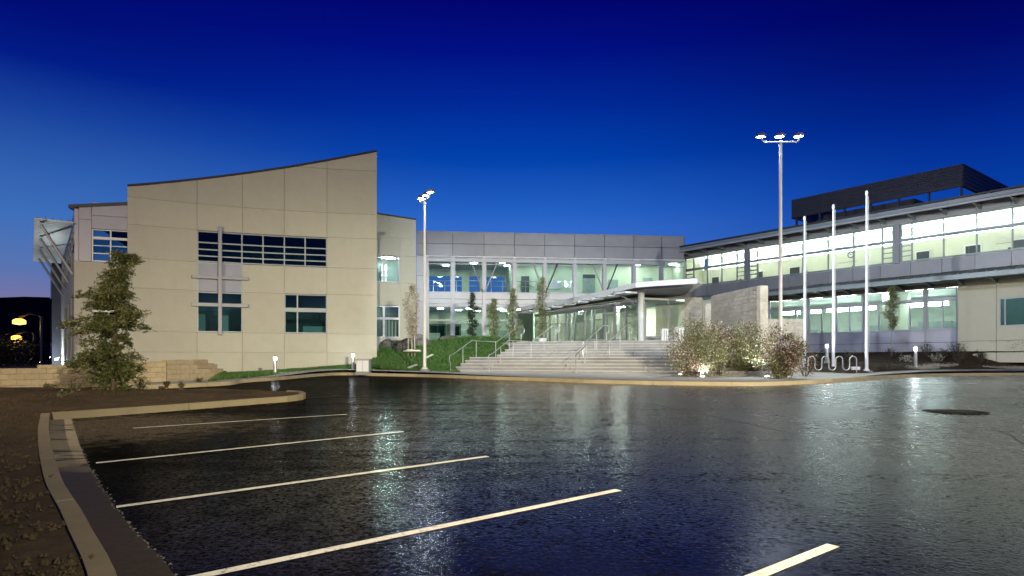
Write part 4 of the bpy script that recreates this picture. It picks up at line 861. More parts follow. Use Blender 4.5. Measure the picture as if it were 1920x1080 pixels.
# ground floor offices
part(RB, 'office_floor', 'floor_in', FR, (.1, LR, -10, -.31, 2.3, 2.5)); part(RB, 'office_ceiling', 'wall_g', FR, (.1, LR, -10, -.31, 6.3, 6.4)); part(RB, 'office_wall', 'wall_g', FR, (.1, LR, -9.2, -9, 2.5, 6.3))
part(RB, 'office_wall', 'wall_g', FR, (sr(1795), sr(1795) + .15, -9, -.31, 2.5, 6.3))
for n_, z in ((-2.6, 5.42), (-5.6, 5.5)):
    for pa, pb in ((1468, 1489), (1494, 1500), (1522, 1541), (1551, 1561), (1568, 1590), (1595, 1617), (1630, 1642), (1704, 1732), (1737, 1764), (1768, 1778)):
        part(RB, 'linear_light', 'e_linear', FR, (sr(pa, n_), sr(pb, n_), n_ - .06, n_ + .06, z, z + .10))
cx = .6
while cx < LR - 2: part(RB, 'office_light', 'e_white', FR, (cx, cx + 1.6, -.85, -.35, 6.23, 6.29)); cx += 2.4
part(RB, 'interior_column', 'wall_in', FR, (sr(1655, -1), sr(1655, -1) + .5, -1.4, -.9, 2.5, 6.29), (sr(1690, -3), sr(1690, -3) + .5, -3.3, -2.8, 2.5, 6.29))
for px, n_, w, h in ((1478, -2, .9, 1.5), (1522, -1.6, .9, 1.45), (1600, -3, 1.5, 1.4), (1640, -2, .8, 1.6), (1712, -3, 1.6, 1.45), (1752, -2.2, 1.9, 1.7), (1778, -1.4, 1.1, 1.6)):
    part(RB, 'cubicle_wall', 'cubicle', FR, (sr(px, n_) - w / 2, sr(px, n_) + w / 2, n_ - .5, n_, 2.51, 2.5 + h))
part(RB, 'body_wall', 'panel', FR, (-.2, .09, -13, -3.5, 2.2, 11.6), (.1, LR, -13.2, -13.01, 1.5, 11.7)); part(RB, 'end_wall', 'panel', FR, (LR, LR + .2, -13, -.1, 1.5, 11.6))
# roof plant screen
FP = Frame(FR.p(sr(1485, -6), -6, 0).xy, FR.p(sr(1805, -6), -6, 0).xy); FPs = Frame(FP.p(FP.L, 0, 0).xy, FP.p(FP.L, -11, 0).xy)
for k in range(11):
    z = 13.78 + k * .142
    part(RB, 'louver_blade', 'slate', FP, (0, FP.L, -.03, .05 - .02 * (k % 2), z, z + .118)); part(RB, 'louver_blade', 'slate', FPs, (.06, 11, -.03, .05 - .02 * (k % 2), z, z + .118))
part(RB, 'screen_back', 'dark', FP, (0, FP.L, -.12, -.032, 13.75, 15.33)); part(RB, 'screen_back', 'dark', FPs, (.13, 11, -.12, -.032, 13.75, 15.33))
part(RB, 'screen_back', 'slate', FP, (0, FP.L - .2, -11.1, -10.98, 13.75, 15.33)); part(RB, 'screen_back', 'slate', FP, (-.1, -.01, -11, -.1, 13.75, 15.33))
for k in range(7):
    s = .3 + k * (FP.L - .45) / 6; part(RB, 'screen_post', 'slate', FP, (s - .06, s + .06, -.3, -.13, 11.8, 14.2))
part(RB, 'plant_unit', 'slate', FP, (1.9, FP.L - 3.6, -4, -1.6, 11.8, 13.9)); part(RB, 'plant_unit', 'dark', FP, (1.3, 1.85, -3, -1.6, 11.8, 13.6))

# ================================================================== stone walls
def block_wall(label, name, a, b, t, rows_, bl, bh, mat, z0, zf=None, core='stoneg', group=None, cap=0):
    """coursed wall between plan points a and b; rows_ courses of bl x bh blocks, top clipped by zf(s)"""
    F = Frame(a, b); T = thing(name, label, 'wall', F.p(0, 0, z0(0) if callable(z0) else z0), group)
    zz = z0 if callable(z0) else (lambda s: z0)
    meshes = {}
    cmb = MB(); nseg = max(1, int(F.L / bl))
    for r in range(rows_):
        off = (bl / 2 if r % 2 else 0); s = -off
        while s < F.L - .02:
            s0, s1 = max(0, s), min(F.L, s + bl); s += bl
            if s1 - s0 < .06: continue
            zb = zz(0) + r * bh; zt = zb + bh
            lim = zf((s0 + s1) / 2) if zf else 1e9
            if zb > lim - .04: continue
            zt = min(zt, lim)
            key = (round(s1 - s0, 2), round(zt - zb, 2))
            cmb.fbox(F, s0, s1, -t + .02, -.022, zb - .002, zt - .004)
            if key not in meshes:
                me = bpy.data.meshes.new('block'); w_, h_ = key
                bm = bmesh.new(); bmesh.ops.create_cube(bm, size=1)
                for v in bm.verts: v.co = Vector(((v.co.x) * (w_ - .008), v.co.y * (t + .0), v.co.z * (h_ - .007)))
                bmesh.ops.bevel(bm, geom=bm.edges[:], offset=.006, segments=1, affect='EDGES'); bm.to_mesh(me); bm.free(); me.materials.append(M[mat]); meshes[key] = me
            c = F.p((s0 + s1) / 2, -t / 2 + random.uniform(-.003, .004), (zb + zt) / 2)
            link('block', meshes[key], T, loc=c, rotz=F.rot())
    cmb.build('mortar_core', M[core], T); return T
PA, PB, PC = V2(-19.0, 19.6), V2(-15.35, 22.6), V2(-12.95, 27.15)
PJ = V2(-13.9, 25.1)
block_wall('long tan garden wall stepping down towards the drive behind the conifer', 'garden_wall', PA, PJ, .35, 6, .42, .2, 'stonew', .55, lambda s: 1.36 if s < 3.2 else (1.47 if s < 5.0 else 1.60), 'stonew')
block_wall('short tan return wall with four stepped courses at its end', 'garden_wall', PJ + V2(.02, .03), PC, .35, 5, .40, .2, 'stonew', .66, lambda s: 1.66 if s < 1.25 else (1.46 if s < 1.55 else (1.26 if s < 1.85 else 1.1)), 'stonew')
block_wall('low stepped stub of tan stone wall against the cream building', 'garden_wall', PJ + V2(.3, 1.1), PC + V2(-.15, 1.2), .3, 5, .40, .2, 'stonew', .66, lambda s: 1.66 if s < 1.2 else (1.5 if s < 1.6 else 1.3), 'stonew')
B0, B1 = V2(11.35, 35.6), V2(12.35, 31.0)
block_wall('tall grey stone wall with sloping top behind the shrubs', 'stone_wall', B0, B1, .40, 23, .42, .2, 'stoneg', .95, lambda s: 5.30 + .012 * s)
FBW = Frame(B0, B1)
block_wall('tall pale stone end pier closing the grey wall', 'stone_pier', FBW.p(FBW.L + .01, .03, 0).xy, FBW.p(FBW.L + .01, -.42, 0).xy, .30, 11, .45, .4, 'stonel', .92, lambda s: 5.36, 'stonel')
block_wall('buff stone wall beside the entrance window with a stepped top', 'stone_wall', V2(10.95, 39.6), V2(11.95, 39.2), .40, 17, .40, .2, 'stoneg', 2.2, lambda s: 5.72 if s < .7 else 5.58)
block_wall('narrow pale stone wall end between the two grey walls', 'stone_wall', V2(11.65, 37.6), V2(12.1, 37.5), .40, 21, .45, .2, 'stonel', 1.05, lambda s: 5.08, 'stonel')
block_wall('low pale stone wall between the tall wall and lamp post', 'stone_wall', V2(13.75, 33.6), V2(15.6, 33.4), .40, 14, .40, .2, 'stonel', 1.05, lambda s: 3.88, 'stonel')
# ================================================================== stairs
ST = thing('entrance_stairs', None, None, (3, 35, 1.0), kind='structure')
DIR = V2(.951, -.309); NOR = V2(.309, .951)
LE = [(0, V2(-3.31, 34.0)), (1.81, V2(-2.38, 35.6)), (4.54, V2(-.92, 38.0)), (6.53, V2(.27, 39.7))]
def left_at(t):
    for (t0, p0), (t1, p1) in zip(LE, LE[1:]):
        if t <= t1: return p0.lerp(p1, (t - t0) / (t1 - t0))
    return LE[-1][1].lerp(LE[-1][1] + (LE[-1][1] - LE[-2][1]), (t - LE[-1][0]) / (LE[-1][0] - LE[-2][0]))
ts = [0, .43, .86, 1.29, 1.72] + [4.54 + .4 * k for k in range(6)]
zs = [.93 + .174 * (k + 1) for k in range(5)]; zs += [1.80 + .167 * (k + 1) for k in range(6)]
for k, (t, z) in enumerate(zip(ts, zs)):
    tn = ts[k + 1] if k < 10 else 7.4
    p = left_at(t); e = left_at(tn + .02)
    Lp = (12.4 - p.x) / DIR.x if k < 5 else (11.6 - p.x) / DIR.x
    a, b = p, p + DIR * Lp; c2 = e + DIR * ((12.4 if k < 5 else 11.6) - e.x) / DIR.x; d2 = e
    zb = (zs[k - 1] - .15) if k else .8
    nos = MB(); m = 8; lo, hi = [], []
    for i in range(m):          # poured in bays with open joints
        u0, u1 = i / m, (i + 1) / m; g = .006 / max(.1, Lp)
        q = [a.lerp(b, u0 + g), a.lerp(b, u1 - g), d2.lerp(c2, u1 - g), d2.lerp(c2, u0 + g)]
        mb = MB(); f = NOR * .02
        nos.prism([(q[0] - f).to_tuple(), (q[1] - f).to_tuple(), (q[1] + f * 2).to_tuple(), (q[0] + f * 2).to_tuple()], z - .05, z + .003)
        mb.prism([x.to_tuple() for x in [q[0] + f * 1.05, q[1] + f * 1.05, q[2], q[3]]], zb, z - .001)
        mb.build('step', M['step'], ST)
    nos.build('nosing', M['nosing'], ST)  # paler strips paint in the light and shade contrast of treads and risers
TERR = [left_at(7.3), left_at(7.3) + DIR * 11.9, V2(11.9, 43), V2(8.0, 52.7), V2(-8.0, 51.2), V2(-3.5, 44)]
MB().prism([p.to_tuple() for p in TERR], 2.3, 2.79).build('entrance_terrace', M['pave'], kind='structure')

# ================================================================== lawns
def blades(name, region, n, hmin, hmax, zf, label_kind='stuff'):
    vs, fs = [], []
    for _ in range(n):
        x, y, z = region()
        h = random.uniform(hmin, hmax); a = random.random() * 6.283; w = random.uniform(.012, .028); dx, dy = math.cos(a), math.sin(a); lx_, ly_ = random.gauss(0, .35) * h, random.gauss(0, .35) * h
        i = len(vs); vs += [(x - dx * w, y - dy * w, z - .02), (x + dx * w, y + dy * w, z - .02), (x + lx_, y + ly_, z + h)]; fs.append((i, i + 1, i + 2))
    me = bpy.data.meshes.new(name); me.from_pydata(vs, [], fs); me.materials.append(M['blade'])
    return link(name, me, None, org=Vector((0, 0, 0)), kind='stuff')
i0 = min(range(len(PK)), key=lambda i: (PK[i] - G2(402, 723)).length); i1 = min(range(len(PK)), key=lambda i: (PK[i] - G2(706, 705)).length)
stf = resample(offset(PK, .75)[i0:i1 + 1], 40)
stb = resample([V2(-13.3, 29), V2(-16.5, 35.3)] + [FL.p(s, -.1, 0).xy for s in np.linspace(cs[1] - .5, FL.L, 8)] + [V2(-8.2, 38.2)], 40)
def strip_z(x, y, t, u):
    zb = .80 + .68 * max(0, min(1, (x + 15.9) / 7.5)); zf = lotz(y) + .16
    return zf * (1 - t) + zb * t + .03 * mnoise.noise((x * 1.3, y * 1.3, 2)) * min(1, t * 5)
ruled(stf, stb, 10, strip_z, M['turf'], 'lawn_strip', kind='structure')
def strip_pt():
    i = random.random() * 38.99; k = int(i); u = i - k; t = random.random(); a = stf[k].lerp(stf[k + 1], u); b = stb[k].lerp(stb[k + 1], u); q = a.lerp(b, t); return q.x, q.y, strip_z(q.x, q.y, t, 0)
blades('grass', strip_pt, 26000, .06, .13, None)
i2 = min(range(len(PK)), key=lambda i: (PK[i] - G2(842, 708.5)).length)
bf = resample([V2(-8.35, 36.5)] + offset(PK, 1.1)[i1 - 3:i2 + 1] + [LE[0][1] + V2(-.05, 0), LE[1][1] + V2(-.06, 0), LE[2][1] + V2(-.06, 0), LE[3][1] + V2(-.06, 0), V2(.6, 40.6)], 60)
bb = resample([V2(-9.0, 46.2), V2(-8.2, 50.8), V2(-6, 51.2), V2(-3, 51.5), V2(0, 51.8), V2(1.7, 52.0), V2(1.9, 51.0)], 60)
def bank_z(x, y, t=0, u=0):
    T = max(0, min(1, (y - 33.2) / 9.5)); base = .96 + 1.95 * (T ** 1.35) * (1 if T < .999 else 1)
    if y > 42.7: base = 2.91 - .012 * (y - 42.7)
    mound = .32 * math.exp(-((x + 2.2) / 2.3) ** 2 - ((y - 42.6) / 2.2) ** 2)
    e = 0
    for (t0, p0), (t1, p1) in zip(LE, LE[1:]):
        d = p1 - p0; w = max(0, min(1, (V2(x, y) - p0).dot(d) / d.length_squared)); c = p0.lerp(p1, w); r = (V2(x, y) - c).length
        zst = (.93 + .87 * w) if t0 == 0 else (1.8 if t0 < 2 else 1.8 + w)
        if r < .8: e = max(e, 1 - r / .8); tgt = zst + .06
    z = base + mound
    if e > 0: z = z * (1 - e) + min(z, tgt) * e
    return z + .04 * mnoise.noise((x * .9, y * .9, 7))
ruled(bf, bb, 40, bank_z, M['turf'], 'lawn_bank', kind='structure')
def bank_pt():
    i = random.random() * 58.99; k = int(i); u = i - k; t = random.random() ** 1.3; a = bf[k].lerp(bf[k + 1], u); b = bb[k].lerp(bb[k + 1], u); q = a.lerp(b, t); return q.x, q.y, bank_z(q.x, q.y)
blades('grass', bank_pt, 60000, .06, .15, None)

# planting bed in front of the court building
i3 = min(range(len(PK)), key=lambda i: (PK[i] - G2(1610, 713.8)).length)
mf = resample([V2(15.9, 33.2)] + offset(PK, 1.25)[i3 + 8:], 50); mbk = resample([FR.p(sr(1478), .3, 0).xy, FR.p(LR, .3, 0).xy], 50)
def bed_z(x, y, t, u):
    zf = plaz(x, y) + .03; return zf * (1 - t) + 2.16 * t + (.06 * mnoise.noise((x * .8, y * .8, 1)) + .03 * mnoise.noise((x * 3, y * 3, 1))) * min(1, t * 6)
ruled(mf, mbk, 24, bed_z, M['mulch'], 'planting_bed', kind='structure')
def bed_at(px, t):
    """point of the bed seen at picture column px, fraction t from kerb to building"""
    best = None
    for i in range(49):
        for w in (0, .25, .5, .75):
            q = mf[i].lerp(mf[i + 1], w).lerp(mbk[i].lerp(mbk[i + 1], w), t); e = abs(960 + FPX * q.x / q.y - px)
            if best is None or e < best[0]: best = (e, q, (i + w) / 49)
    q = best[1]; return Vector((q.x, q.y, bed_z(q.x, q.y, t, 0)))
def patch(c, rx, ry, seed):
    mb = MB(); n_ = 26; mb.v.append((c.x, c.y, 0))
    for r in (.5, 1):
        for k in range(n_):
            w = 2 * math.pi * k / n_; f = r * (1 + .25 * mnoise.noise((math.cos(w) * 1.5, math.sin(w) * 1.5, seed))); mb.v.append((c.x + rx * f * math.cos(w), c.y + ry * f * math.sin(w), 0))
    return mb, n_
for px, t, rx, ry, sd in ((1705, .12, 1.6, .8, 1), (1745, .25, 1.5, .9, 2), (1905, .1, 1.8, .8, 5)):
    c = bed_at(px, t); gv = MB()
    for _ in range(900):
        a = random.random() * 6.283; r = math.sqrt(random.random()); x, y = c.x + rx * r * math.cos(a), c.y + ry * r * math.sin(a); s_ = random.uniform(.015, .05)
        z = c.z + (y - c.y) * .14 - (x - c.x) * .0 + .03 * random.random()
        gv.add([(x - s_, y - s_, z - .03), (x + s_, y - s_, z - .03), (x + s_, y + s_, z - .03), (x - s_, y + s_, z - .03), (x, y, z + s_ * .8)], [(0, 1, 4), (1, 2, 4), (2, 3, 4), (3, 0, 4)])
    gv.build('gravel', M['gravel'], fix=False, kind='stuff')

# ================================================================== lamps and street furniture
def spot(name, loc, target, power, col, size, blend, rad=.15, parent=None):
    d = bpy.data.lights.new(name, 'SPOT'); d.energy = power; d.color = col; d.spot_size = R(size); d.spot_blend = blend; d.shadow_soft_size = rad
    o = bpy.data.objects.new(name, d); COL.objects.link(o); o.location = loc; o.rotation_euler = (Vector(target) - Vector(loc)).to_track_quat('-Z', 'Y').to_euler()
    return o
def lamp_post(base, H, ang, label, aim, spots, lens='e_pole', group='tall parking lot lamp posts', span=.86, off=()):
    T = thing('lamp_post', label, 'lamp post', base, group); b = Vector(base)
    MB().lathe(b, [(.0, 0), (.27, 0), (.27, .12), (.24, .14), (0, .14)], 20).build('footing', M['step'], T)
    MB().lathe(b, [(.0, .14), (.16, .14), (.16, .20), (.088, .24), (.062, H - .4), (.085, H - .4), (.085, H - .32), (.045, H - .30), (.04, H - .12), (0, H - .12)], 18).build('pole', M['white'], T, smooth=True)
    u = Vector((math.cos(ang), math.sin(ang), 0)); top = b + Vector((0, 0, H - .2))
    arm = MB().tube([top - u * (span - .0) + Vector((0, 0, .22)), top - u * (span - .03) + Vector((0, 0, .10)), top - u * (span - .12), top, top + u * (span - .12), top + u * (span - .03) + Vector((0, 0, .10)), top + u * span + Vector((0, 0, .22))], .035, 8)
    arm.build('cross_arm', M['white'], T, smooth=True)
    dirv = (Vector(aim) - b); dirv.z = 0; dirv.normalize(); side = Vector((-dirv.y, dirv.x, 0)); dwn = Vector((0, 0, -1))
    for k in (-1, 0, 1):
        c = top + u * span * k + Vector((0, 0, .32)) + dirv * .12
        tilt = .10; fw = (dirv * math.cos(tilt) + Vector((0, 0, math.sin(tilt)))).normalized(); up = fw.cross(side) * -1
        if up.z < 0: up = -up
        def hp(a, b_, c_): return c + side * a + fw * b_ + up * c_
        body = MB(); pr = [(.22, -.05), (.225, .04), (.19, .10), (.08, .13)]
        for i, (r, h) in enumerate(pr):
            for w in range(16): body.v.append(tuple(hp(r * math.cos(w * math.pi / 8), r * .95 * math.sin(w * math.pi / 8), h)))
        for i in range(3):
            for w in range(16): body.f.append((16 * i + w, 16 * i + (w + 1) % 16, 16 * (i + 1) + (w + 1) % 16, 16 * (i + 1) + w))
        body.f.append(tuple(range(48, 64)))
        hd = body.build('lamp_head', M['steel'], T, smooth=True)
        ln = MB()
        for h in (-.03, -.06):
            for w in range(16): ln.v.append(tuple(hp((.17 if h > -.02 else .12) * math.cos(w * math.pi / 8), (.16 if h > -.02 else .11) * math.sin(w * math.pi / 8), h)))
        for w in range(16): ln.f.append((w, (w + 1) % 16, 16 + (w + 1) % 16, 16 + w))
        ln.f.append(tuple(range(16))); ln.f.append(tuple(range(31, 15, -1)))
        ln.build('lens', M[lens], hd)
    for (tg, pw, col, size, bl) in spots:
        s_ = spot('lamp_light', top + Vector((0, 0, .12)) + (Vector(tg) - top).normalized() * .55, tg, pw, col, size, bl)
        s_.parent = T; s_.location = s_.location - b
    return T
WHITE = (.86, .97, 1.0); WARM = (1, .89, .62); SOD = (1, .62, .22); AMB = (1, .80, .50)
b_ = gp(796.5, 700); b_ = Vector((-4.62, 33.0, plaz(-4.6, 33)))
lamp_post(b_, at(797, 372, 33).z - b_.z + .1, 2.05, 'thin white lamp post with three heads beside the grass bank', (0, 46, 0), [((5, 46, 3), 3600, WHITE, 150, .6)], span=.75)
b_ = Vector(((1463.5 - 960) / FPX * 27.6, 27.6, plaz(11.8, 27.6)))
lamp_post(b_, at(1459, 262, 27.6).z - b_.z + .1, -.03, 'tallest white lamp post rising out of the purple shrubs', (14, 50, 0), [((14, 40, 1), 4200, WHITE, 150, .6)], span=.83)
lamp_post((13, -11, lotz(-11)), 9.4, .3, 'white lamp post at the back of the lot lighting the stalls', (0, 30, 0), [((-4.5, 34, -9.2), 93000, WARM, 60, .9)], lens='e_sod')
lamp_post((-21, 4, lotz(4)), 9.0, 1.2, 'white lamp post standing beyond the bare soil verge', (-16, 30, 0), [((-15, 28, 0), 15000, AMB, 130, .6)], lens='e_sod')
lamp_post((26, 4, lotz(4)), 9.2, 1.2, 'white lamp post at the right end of the lot', (24, 34, 0), [((21, 32, 1.0), 19000, (1, .93, .78), 72, .5)])

def flagpole(px_top, py_top, Y, px_b, label):
    x = (px_b - 960) / FPX * Y; z0 = plaz(x, Y) + .05; H = EYE + (HOR - py_top) / FPX * Y - z0; T = thing('flagpole', label, 'flagpole', (x, Y, z0), 'white flagpoles')
    b = Vector((x, Y, z0))
    MB().lathe(b, [(0, -.1), (.28, -.1), (.28, .03), (0, .03)], 24).build('base_plate', M['step'], T)
    MB().lathe(b, [(.0, .03), (.14, .03), (.14, .1), (.085, .13), (.075, 1.5), (.048, H - .25), (0, H - .25)], 18).build('pole', M['white'], T, smooth=True)
    MB().lathe(b, [(0, H - .25), (.07, H - .24), (.075, H - .1), (.05, H - .02), (0, H)], 16).build('finial_cap', M['white'], T, smooth=True)
    MB().tube([b + Vector((.085, -.02, H - .3)), b + Vector((.11, -.02, H * .5)), b + Vector((.115, -.02, 1.3))], .008, 5).build('halyard', M['white'], T)
    MB().box(x + .085, x + .15, Y - .06, Y + .0, z0 + H * .62, z0 + H * .62 + .18).build('cleat', M['steel'], T)
flagpole(1507, 405, 36.5, 1508.5, 'shortest looking flagpole just right of the tall lamp post')
flagpole(1560, 383, 34.5, 1562.5, 'middle flagpole of the three rising behind the bicycle rack')
flagpole(1622, 357, 32.5, 1625, 'rightmost flagpole standing at the end of the bicycle rack')

def bollard(p, h, label):
    T = thing('bollard_light', label, 'bollard light', p, 'round bollard lights'); b = Vector(p)
    MB().lathe(b, [(0, -.1), (.15, -.1), (.15, .03), (.095, .04), (.09, h * .76), (0, h * .76)], 20).build('post', M['steel'], T, smooth=True)
    MB().lathe(b, [(0, h * .765), (.085, h * .765), (.085, h * .93), (0, h * .93)], 20).build('lens', M['e_bol'], T, smooth=True)
    MB().lathe(b, [(0, h * .93 + .002), (.10, h * .93 + .002), (.10, h * .97), (.06, h), (0, h)], 20).build('cap', M['steel'], T, smooth=True)
    d = bpy.data.lights.new('bollard_glow', 'POINT'); d.energy = 20; d.color = (.88, .95, 1); d.shadow_soft_size = .05
    o = bpy.data.objects.new('bollard_glow', d); COL.objects.link(o); o.parent = T; o.location = (-.05, -.14, h * .85)
    o2 = o.copy(); COL.objects.link(o2); o2.location = (.02, .16, h * .85)
def yz(px, Y, z): return Vector(((px - 960) / FPX * Y, Y, z))
bollard(yz(516, 32.2, .86), 1.0, 'bollard light on the grass strip in front of the lower square window')
bollard(yz(662, 36.0, 1.06), 1.0, 'bollard light next to the pale utility cabinet')
bollard(bed_at(1716.5, .10), 1.22, 'bollard light in the planting bed among pale gravel')
bollard(yz(1550.5, 36.2, 1.55), 1.05, 'bollard light behind the bicycle rack between two flagpoles')

UB = thing('utility_cabinet', 'pale grey utility cabinet on the kerb at the cream wall corner', 'utility box', yz(682, 34.4, .93)); q = yz(682, 34.4, .93)
MB().box(q.x - .36, q.x + .36, q.y - .28, q.y + .28, q.z + .04, q.z + .72).build('body', M['panel_l'], UB, bevel=.02)
for sx in (-1, 1): MB().box(q.x + (.01 if sx > 0 else -.33), q.x + (.33 if sx > 0 else -.01), q.y - .305, q.y - .282, q.z + .08, q.z + .68).build('door', M['white'], UB, bevel=.005)
MB().box(q.x - .40, q.x + .40, q.y - .32, q.y + .32, q.z + .722, q.z + .77).build('lid', M['panel_l'], UB, bevel=.01); MB().box(q.x - .40, q.x + .40, q.y - .32, q.y + .32, q.z - .1, q.z + .038).build('plinth', M['step'], UB)

# wave bicycle rack
Yr = 31.6; xr0, xr1 = (1489 - 960) / FPX * Yr, (1606 - 960) / FPX * Yr; zr = plaz(15, Yr); nw = 4.5
BR = thing('bicycle_rack', 'wavy tubular steel bicycle rack in front of the flagpoles', 'bicycle rack', ((xr0 + xr1) / 2, Yr, zr))
pitch = (xr1 - xr0) / 9; pts = [Vector((xr0, Yr, zr))]; Rr = pitch / 2; top = .86; lowz = .16
for k in range(9):
    xc = xr0 + pitch * (k + .5); up = k % 2 == 0
    zc = zr + (top - Rr if up else lowz + Rr)
    for a in np.linspace(0, math.pi, 9): pts.append(Vector((xc - Rr * math.cos(a), Yr, zc + (Rr * math.sin(a) if up else -Rr * math.sin(a)))))
pts.append(Vector((xr1, Yr, zr)))
MB().tube(pts, .027, 10).build('wave_tube', M['steel'], BR, smooth=True)
for x in (xr0, xr1): MB().box(x - .09, x + .09, Yr - .09, Yr + .09, zr - .01, zr + .012).build('foot_plate', M['steel'], BR)

def uplight(px, py, label):
    Y = 30
    for _ in range(12): Y = Y + .5 * ((EYE - plaz((px - 960) / FPX * Y, Y)) * FPX / (py - HOR) - Y)
    c = Vector(((px - 960) / FPX * Y, Y, plaz((px - 960) / FPX * Y, Y)))
    T = thing('ground_uplight', label, 'ground light', c, 'round ground uplights')
    MB().lathe(c, [(.12, -.03), (.17, -.03), (.17, .03), (.13, .035), (.12, .035)], 20).build('ring', M['steel'], T, smooth=True); MB().lathe(c, [(0, .02), (.117, .02), (.117, .032), (.06, .05), (0, .055)], 20).build('lens', M['e_up'], T, smooth=True)
    d = bpy.data.lights.new('uplight_beam', 'SPOT'); d.energy = 380; d.spot_size = R(130); d.spot_blend = .5; d.color = (.96, .97, 1); d.shadow_soft_size = .08
    o = bpy.data.objects.new('uplight_beam', d); COL.objects.link(o); o.parent = T; o.location = (0, 0, .12); o.rotation_euler = (R(180), 0, 0)
for px, py, lb_ in ((1276, 703.5, 'glowing ground light left of the largest shrub'), (1317, 707, 'glowing ground light under the front of the largest shrub'), (1386, 703, 'glowing ground light between the two green shrubs'), (1438, 706.8, 'glowing ground light left of the plum coloured shrub'),
                    (1487, 694.5, 'glowing ground light right of the plum coloured shrub'), (1524, 696, 'glowing ground light under the left half of the bicycle rack'), (1582, 697.5, 'glowing ground light under the right half of the bicycle rack')): uplight(px, py, lb_)
LT = thing('floodlight_box', 'small white floodlight box on the ground behind the rack end', 'floodlight', yz(1604, 32.6, 1.12)); q = yz(1604, 32.6, 1.12)
MB().box(q.x - .20, q.x + .20, q.y - .1, q.y + .1, q.z, q.z + .17).build('housing', M['white'], LT, bevel=.015); MB().box(q.x - .17, q.x + .17, q.y + .102, q.y + .12, q.z + .02, q.z + .15).build('lens', M['e_up'], LT)
d = bpy.data.lights.new('flag_beam', 'SPOT'); d.energy = 700; d.spot_size = R(75); d.spot_blend = .6; d.color = (.72, .82, 1); d.shadow_soft_size = .06
o = bpy.data.objects.new('flag_beam', d); COL.objects.link(o); o.parent = LT; o.location = (0, -.35, .3); o.rotation_euler = (Vector((-.25, .3, 1))).to_track_quat('-Z', 'Y').to_euler()
for px, Yb, zb, h, lb_ in ((1246, 39.3, 2.8, .80, 'slim white litter bin left of the shrubs at the entrance'), (1273, 38.9, 2.8, .86, 'wide white litter bin by the buff stone wall')):
    q = yz(px, Yb, zb); T = thing('litter_bin', lb_, 'litter bin', q); w = .20 if px < 1260 else .26
    MB().box(q.x - w, q.x + w, q.y - .2, q.y + .2, q.z, q.z + h).build('body', M['white'], T, bevel=.02); MB().box(q.x - w - .02, q.x + w + .02, q.y - .22, q.y + .22, q.z + h + .002, q.z + h + .05).build('lid', M['panel_l'], T, bevel=.01)
    for sx in (-.33, .33): MB().box(q.x + sx * w - .02, q.x + sx * w + .02, q.y - .215, q.y - .202, q.z + .08, q.z + h - .08).build('rib', M['panel'], T)

# handrails on the stairs
def stair_z(t):
    z = .95
    for a_, b2 in zip(ts, zs):
        if t >= a_: z = b2
    return z
def handrail(off_, label, t0=-.35, t1=6.9, loop=True, lower=True):
    T = thing('handrail', label, 'handrail', (*(left_at(max(0, t0)) + DIR * off_), stair_z(max(0, t0))), 'tubular stair handrails'); H = .92
    P = lambda t, z: Vector((*(left_at(max(0, t)) + DIR * off_ + (NOR * min(0, t))), z))
    pts = []
    if lower: pts += [P(-.38, .96), P(-.38, 1.45), P(-.52, 1.62), P(-.52, 1.82), P(-.40, 1.92)]
    if lower: pts += [P(-.1, 1.93), P(1.75, 2.74)]
    else: pts += [P(3.9, 1.80), P(3.9, 2.55), P(3.98, 2.70)]
    pts += [P(4.3, 2.74), P(6.5, 3.74), P(6.9, 3.76)]
    if loop: pts += [P(7.15, 3.70), P(7.2, 3.5), P(7.1, 3.32), P(6.85, 3.30), P(6.85, 2.8)]
    else: pts += [P(7.0, 3.7), P(7.0, 2.8)]
    MB().tube(pts, .024, 8).build('rail', M['steel'], T, smooth=True)
    for t in ((.9, 2.2, 4.2, 5.6) if lower else (4.4, 5.6)):
        zt = 1.93 + .81 * (t + .1) / 1.85 if t < 1.75 else (2.74 if t < 4.3 else 2.74 + (t - 4.3) / 2.2)
        MB().tube([P(t, stair_z(t) - .02), P(t, zt)], .018, 8).build('post', M['steel'], T, smooth=True)
handrail(.12, 'left handrail running up along the grass bank')
handrail(2.35, 'second handrail from the grass, starting on the lower steps')
handrail(7.0, 'middle handrail in the centre of the stairs')
handrail(5.6, 'short looped handrail on the upper flight only', lower=False)

# street lamps far off to the left and small lights below them
def far_lamp(px, py, Y, label, lens, r, pw=0):
    q = at(px, py, Y); gz = lotz(Y) - .06; T = thing('street_lamp', label, 'street lamp', (q.x + r * 4, q.y, gz), 'distant street lamps')
    MB().tube([(q.x + r * 4, q.y, gz), (q.x + r * 4, q.y, q.z + r), (q.x + r * 2, q.y, q.z + r * 1.6), (q.x, q.y, q.z + r * .9)], r * .22, 8).build('pole', M['dark'], T)
    MB().lathe(q, [(0, -r * .5), (r, -r * .3), (r, r * .3), (r * .5, r * .6), (0, r * .6)], 14).build('lens', M[lens], T)
    if pw:
        d = bpy.data.lights.new('lamp_light', 'POINT'); d.energy = pw; d.color = SOD if lens == 'e_sod' else WHITE; d.shadow_soft_size = .2; o = bpy.data.objects.new('lamp_light', d); COL.objects.link(o); o.parent = T; o.location = (q.x - (q.x + r * 4), -.3, q.z - gz - r)
far_lamp(36, 604, 62, 'upper of two orange sodium street lamps below the hill', 'e_sod', .55, 150); far_lamp(31, 634, 85, 'lower of two orange sodium street lamps below the hill', 'e_sod', .6, 150)
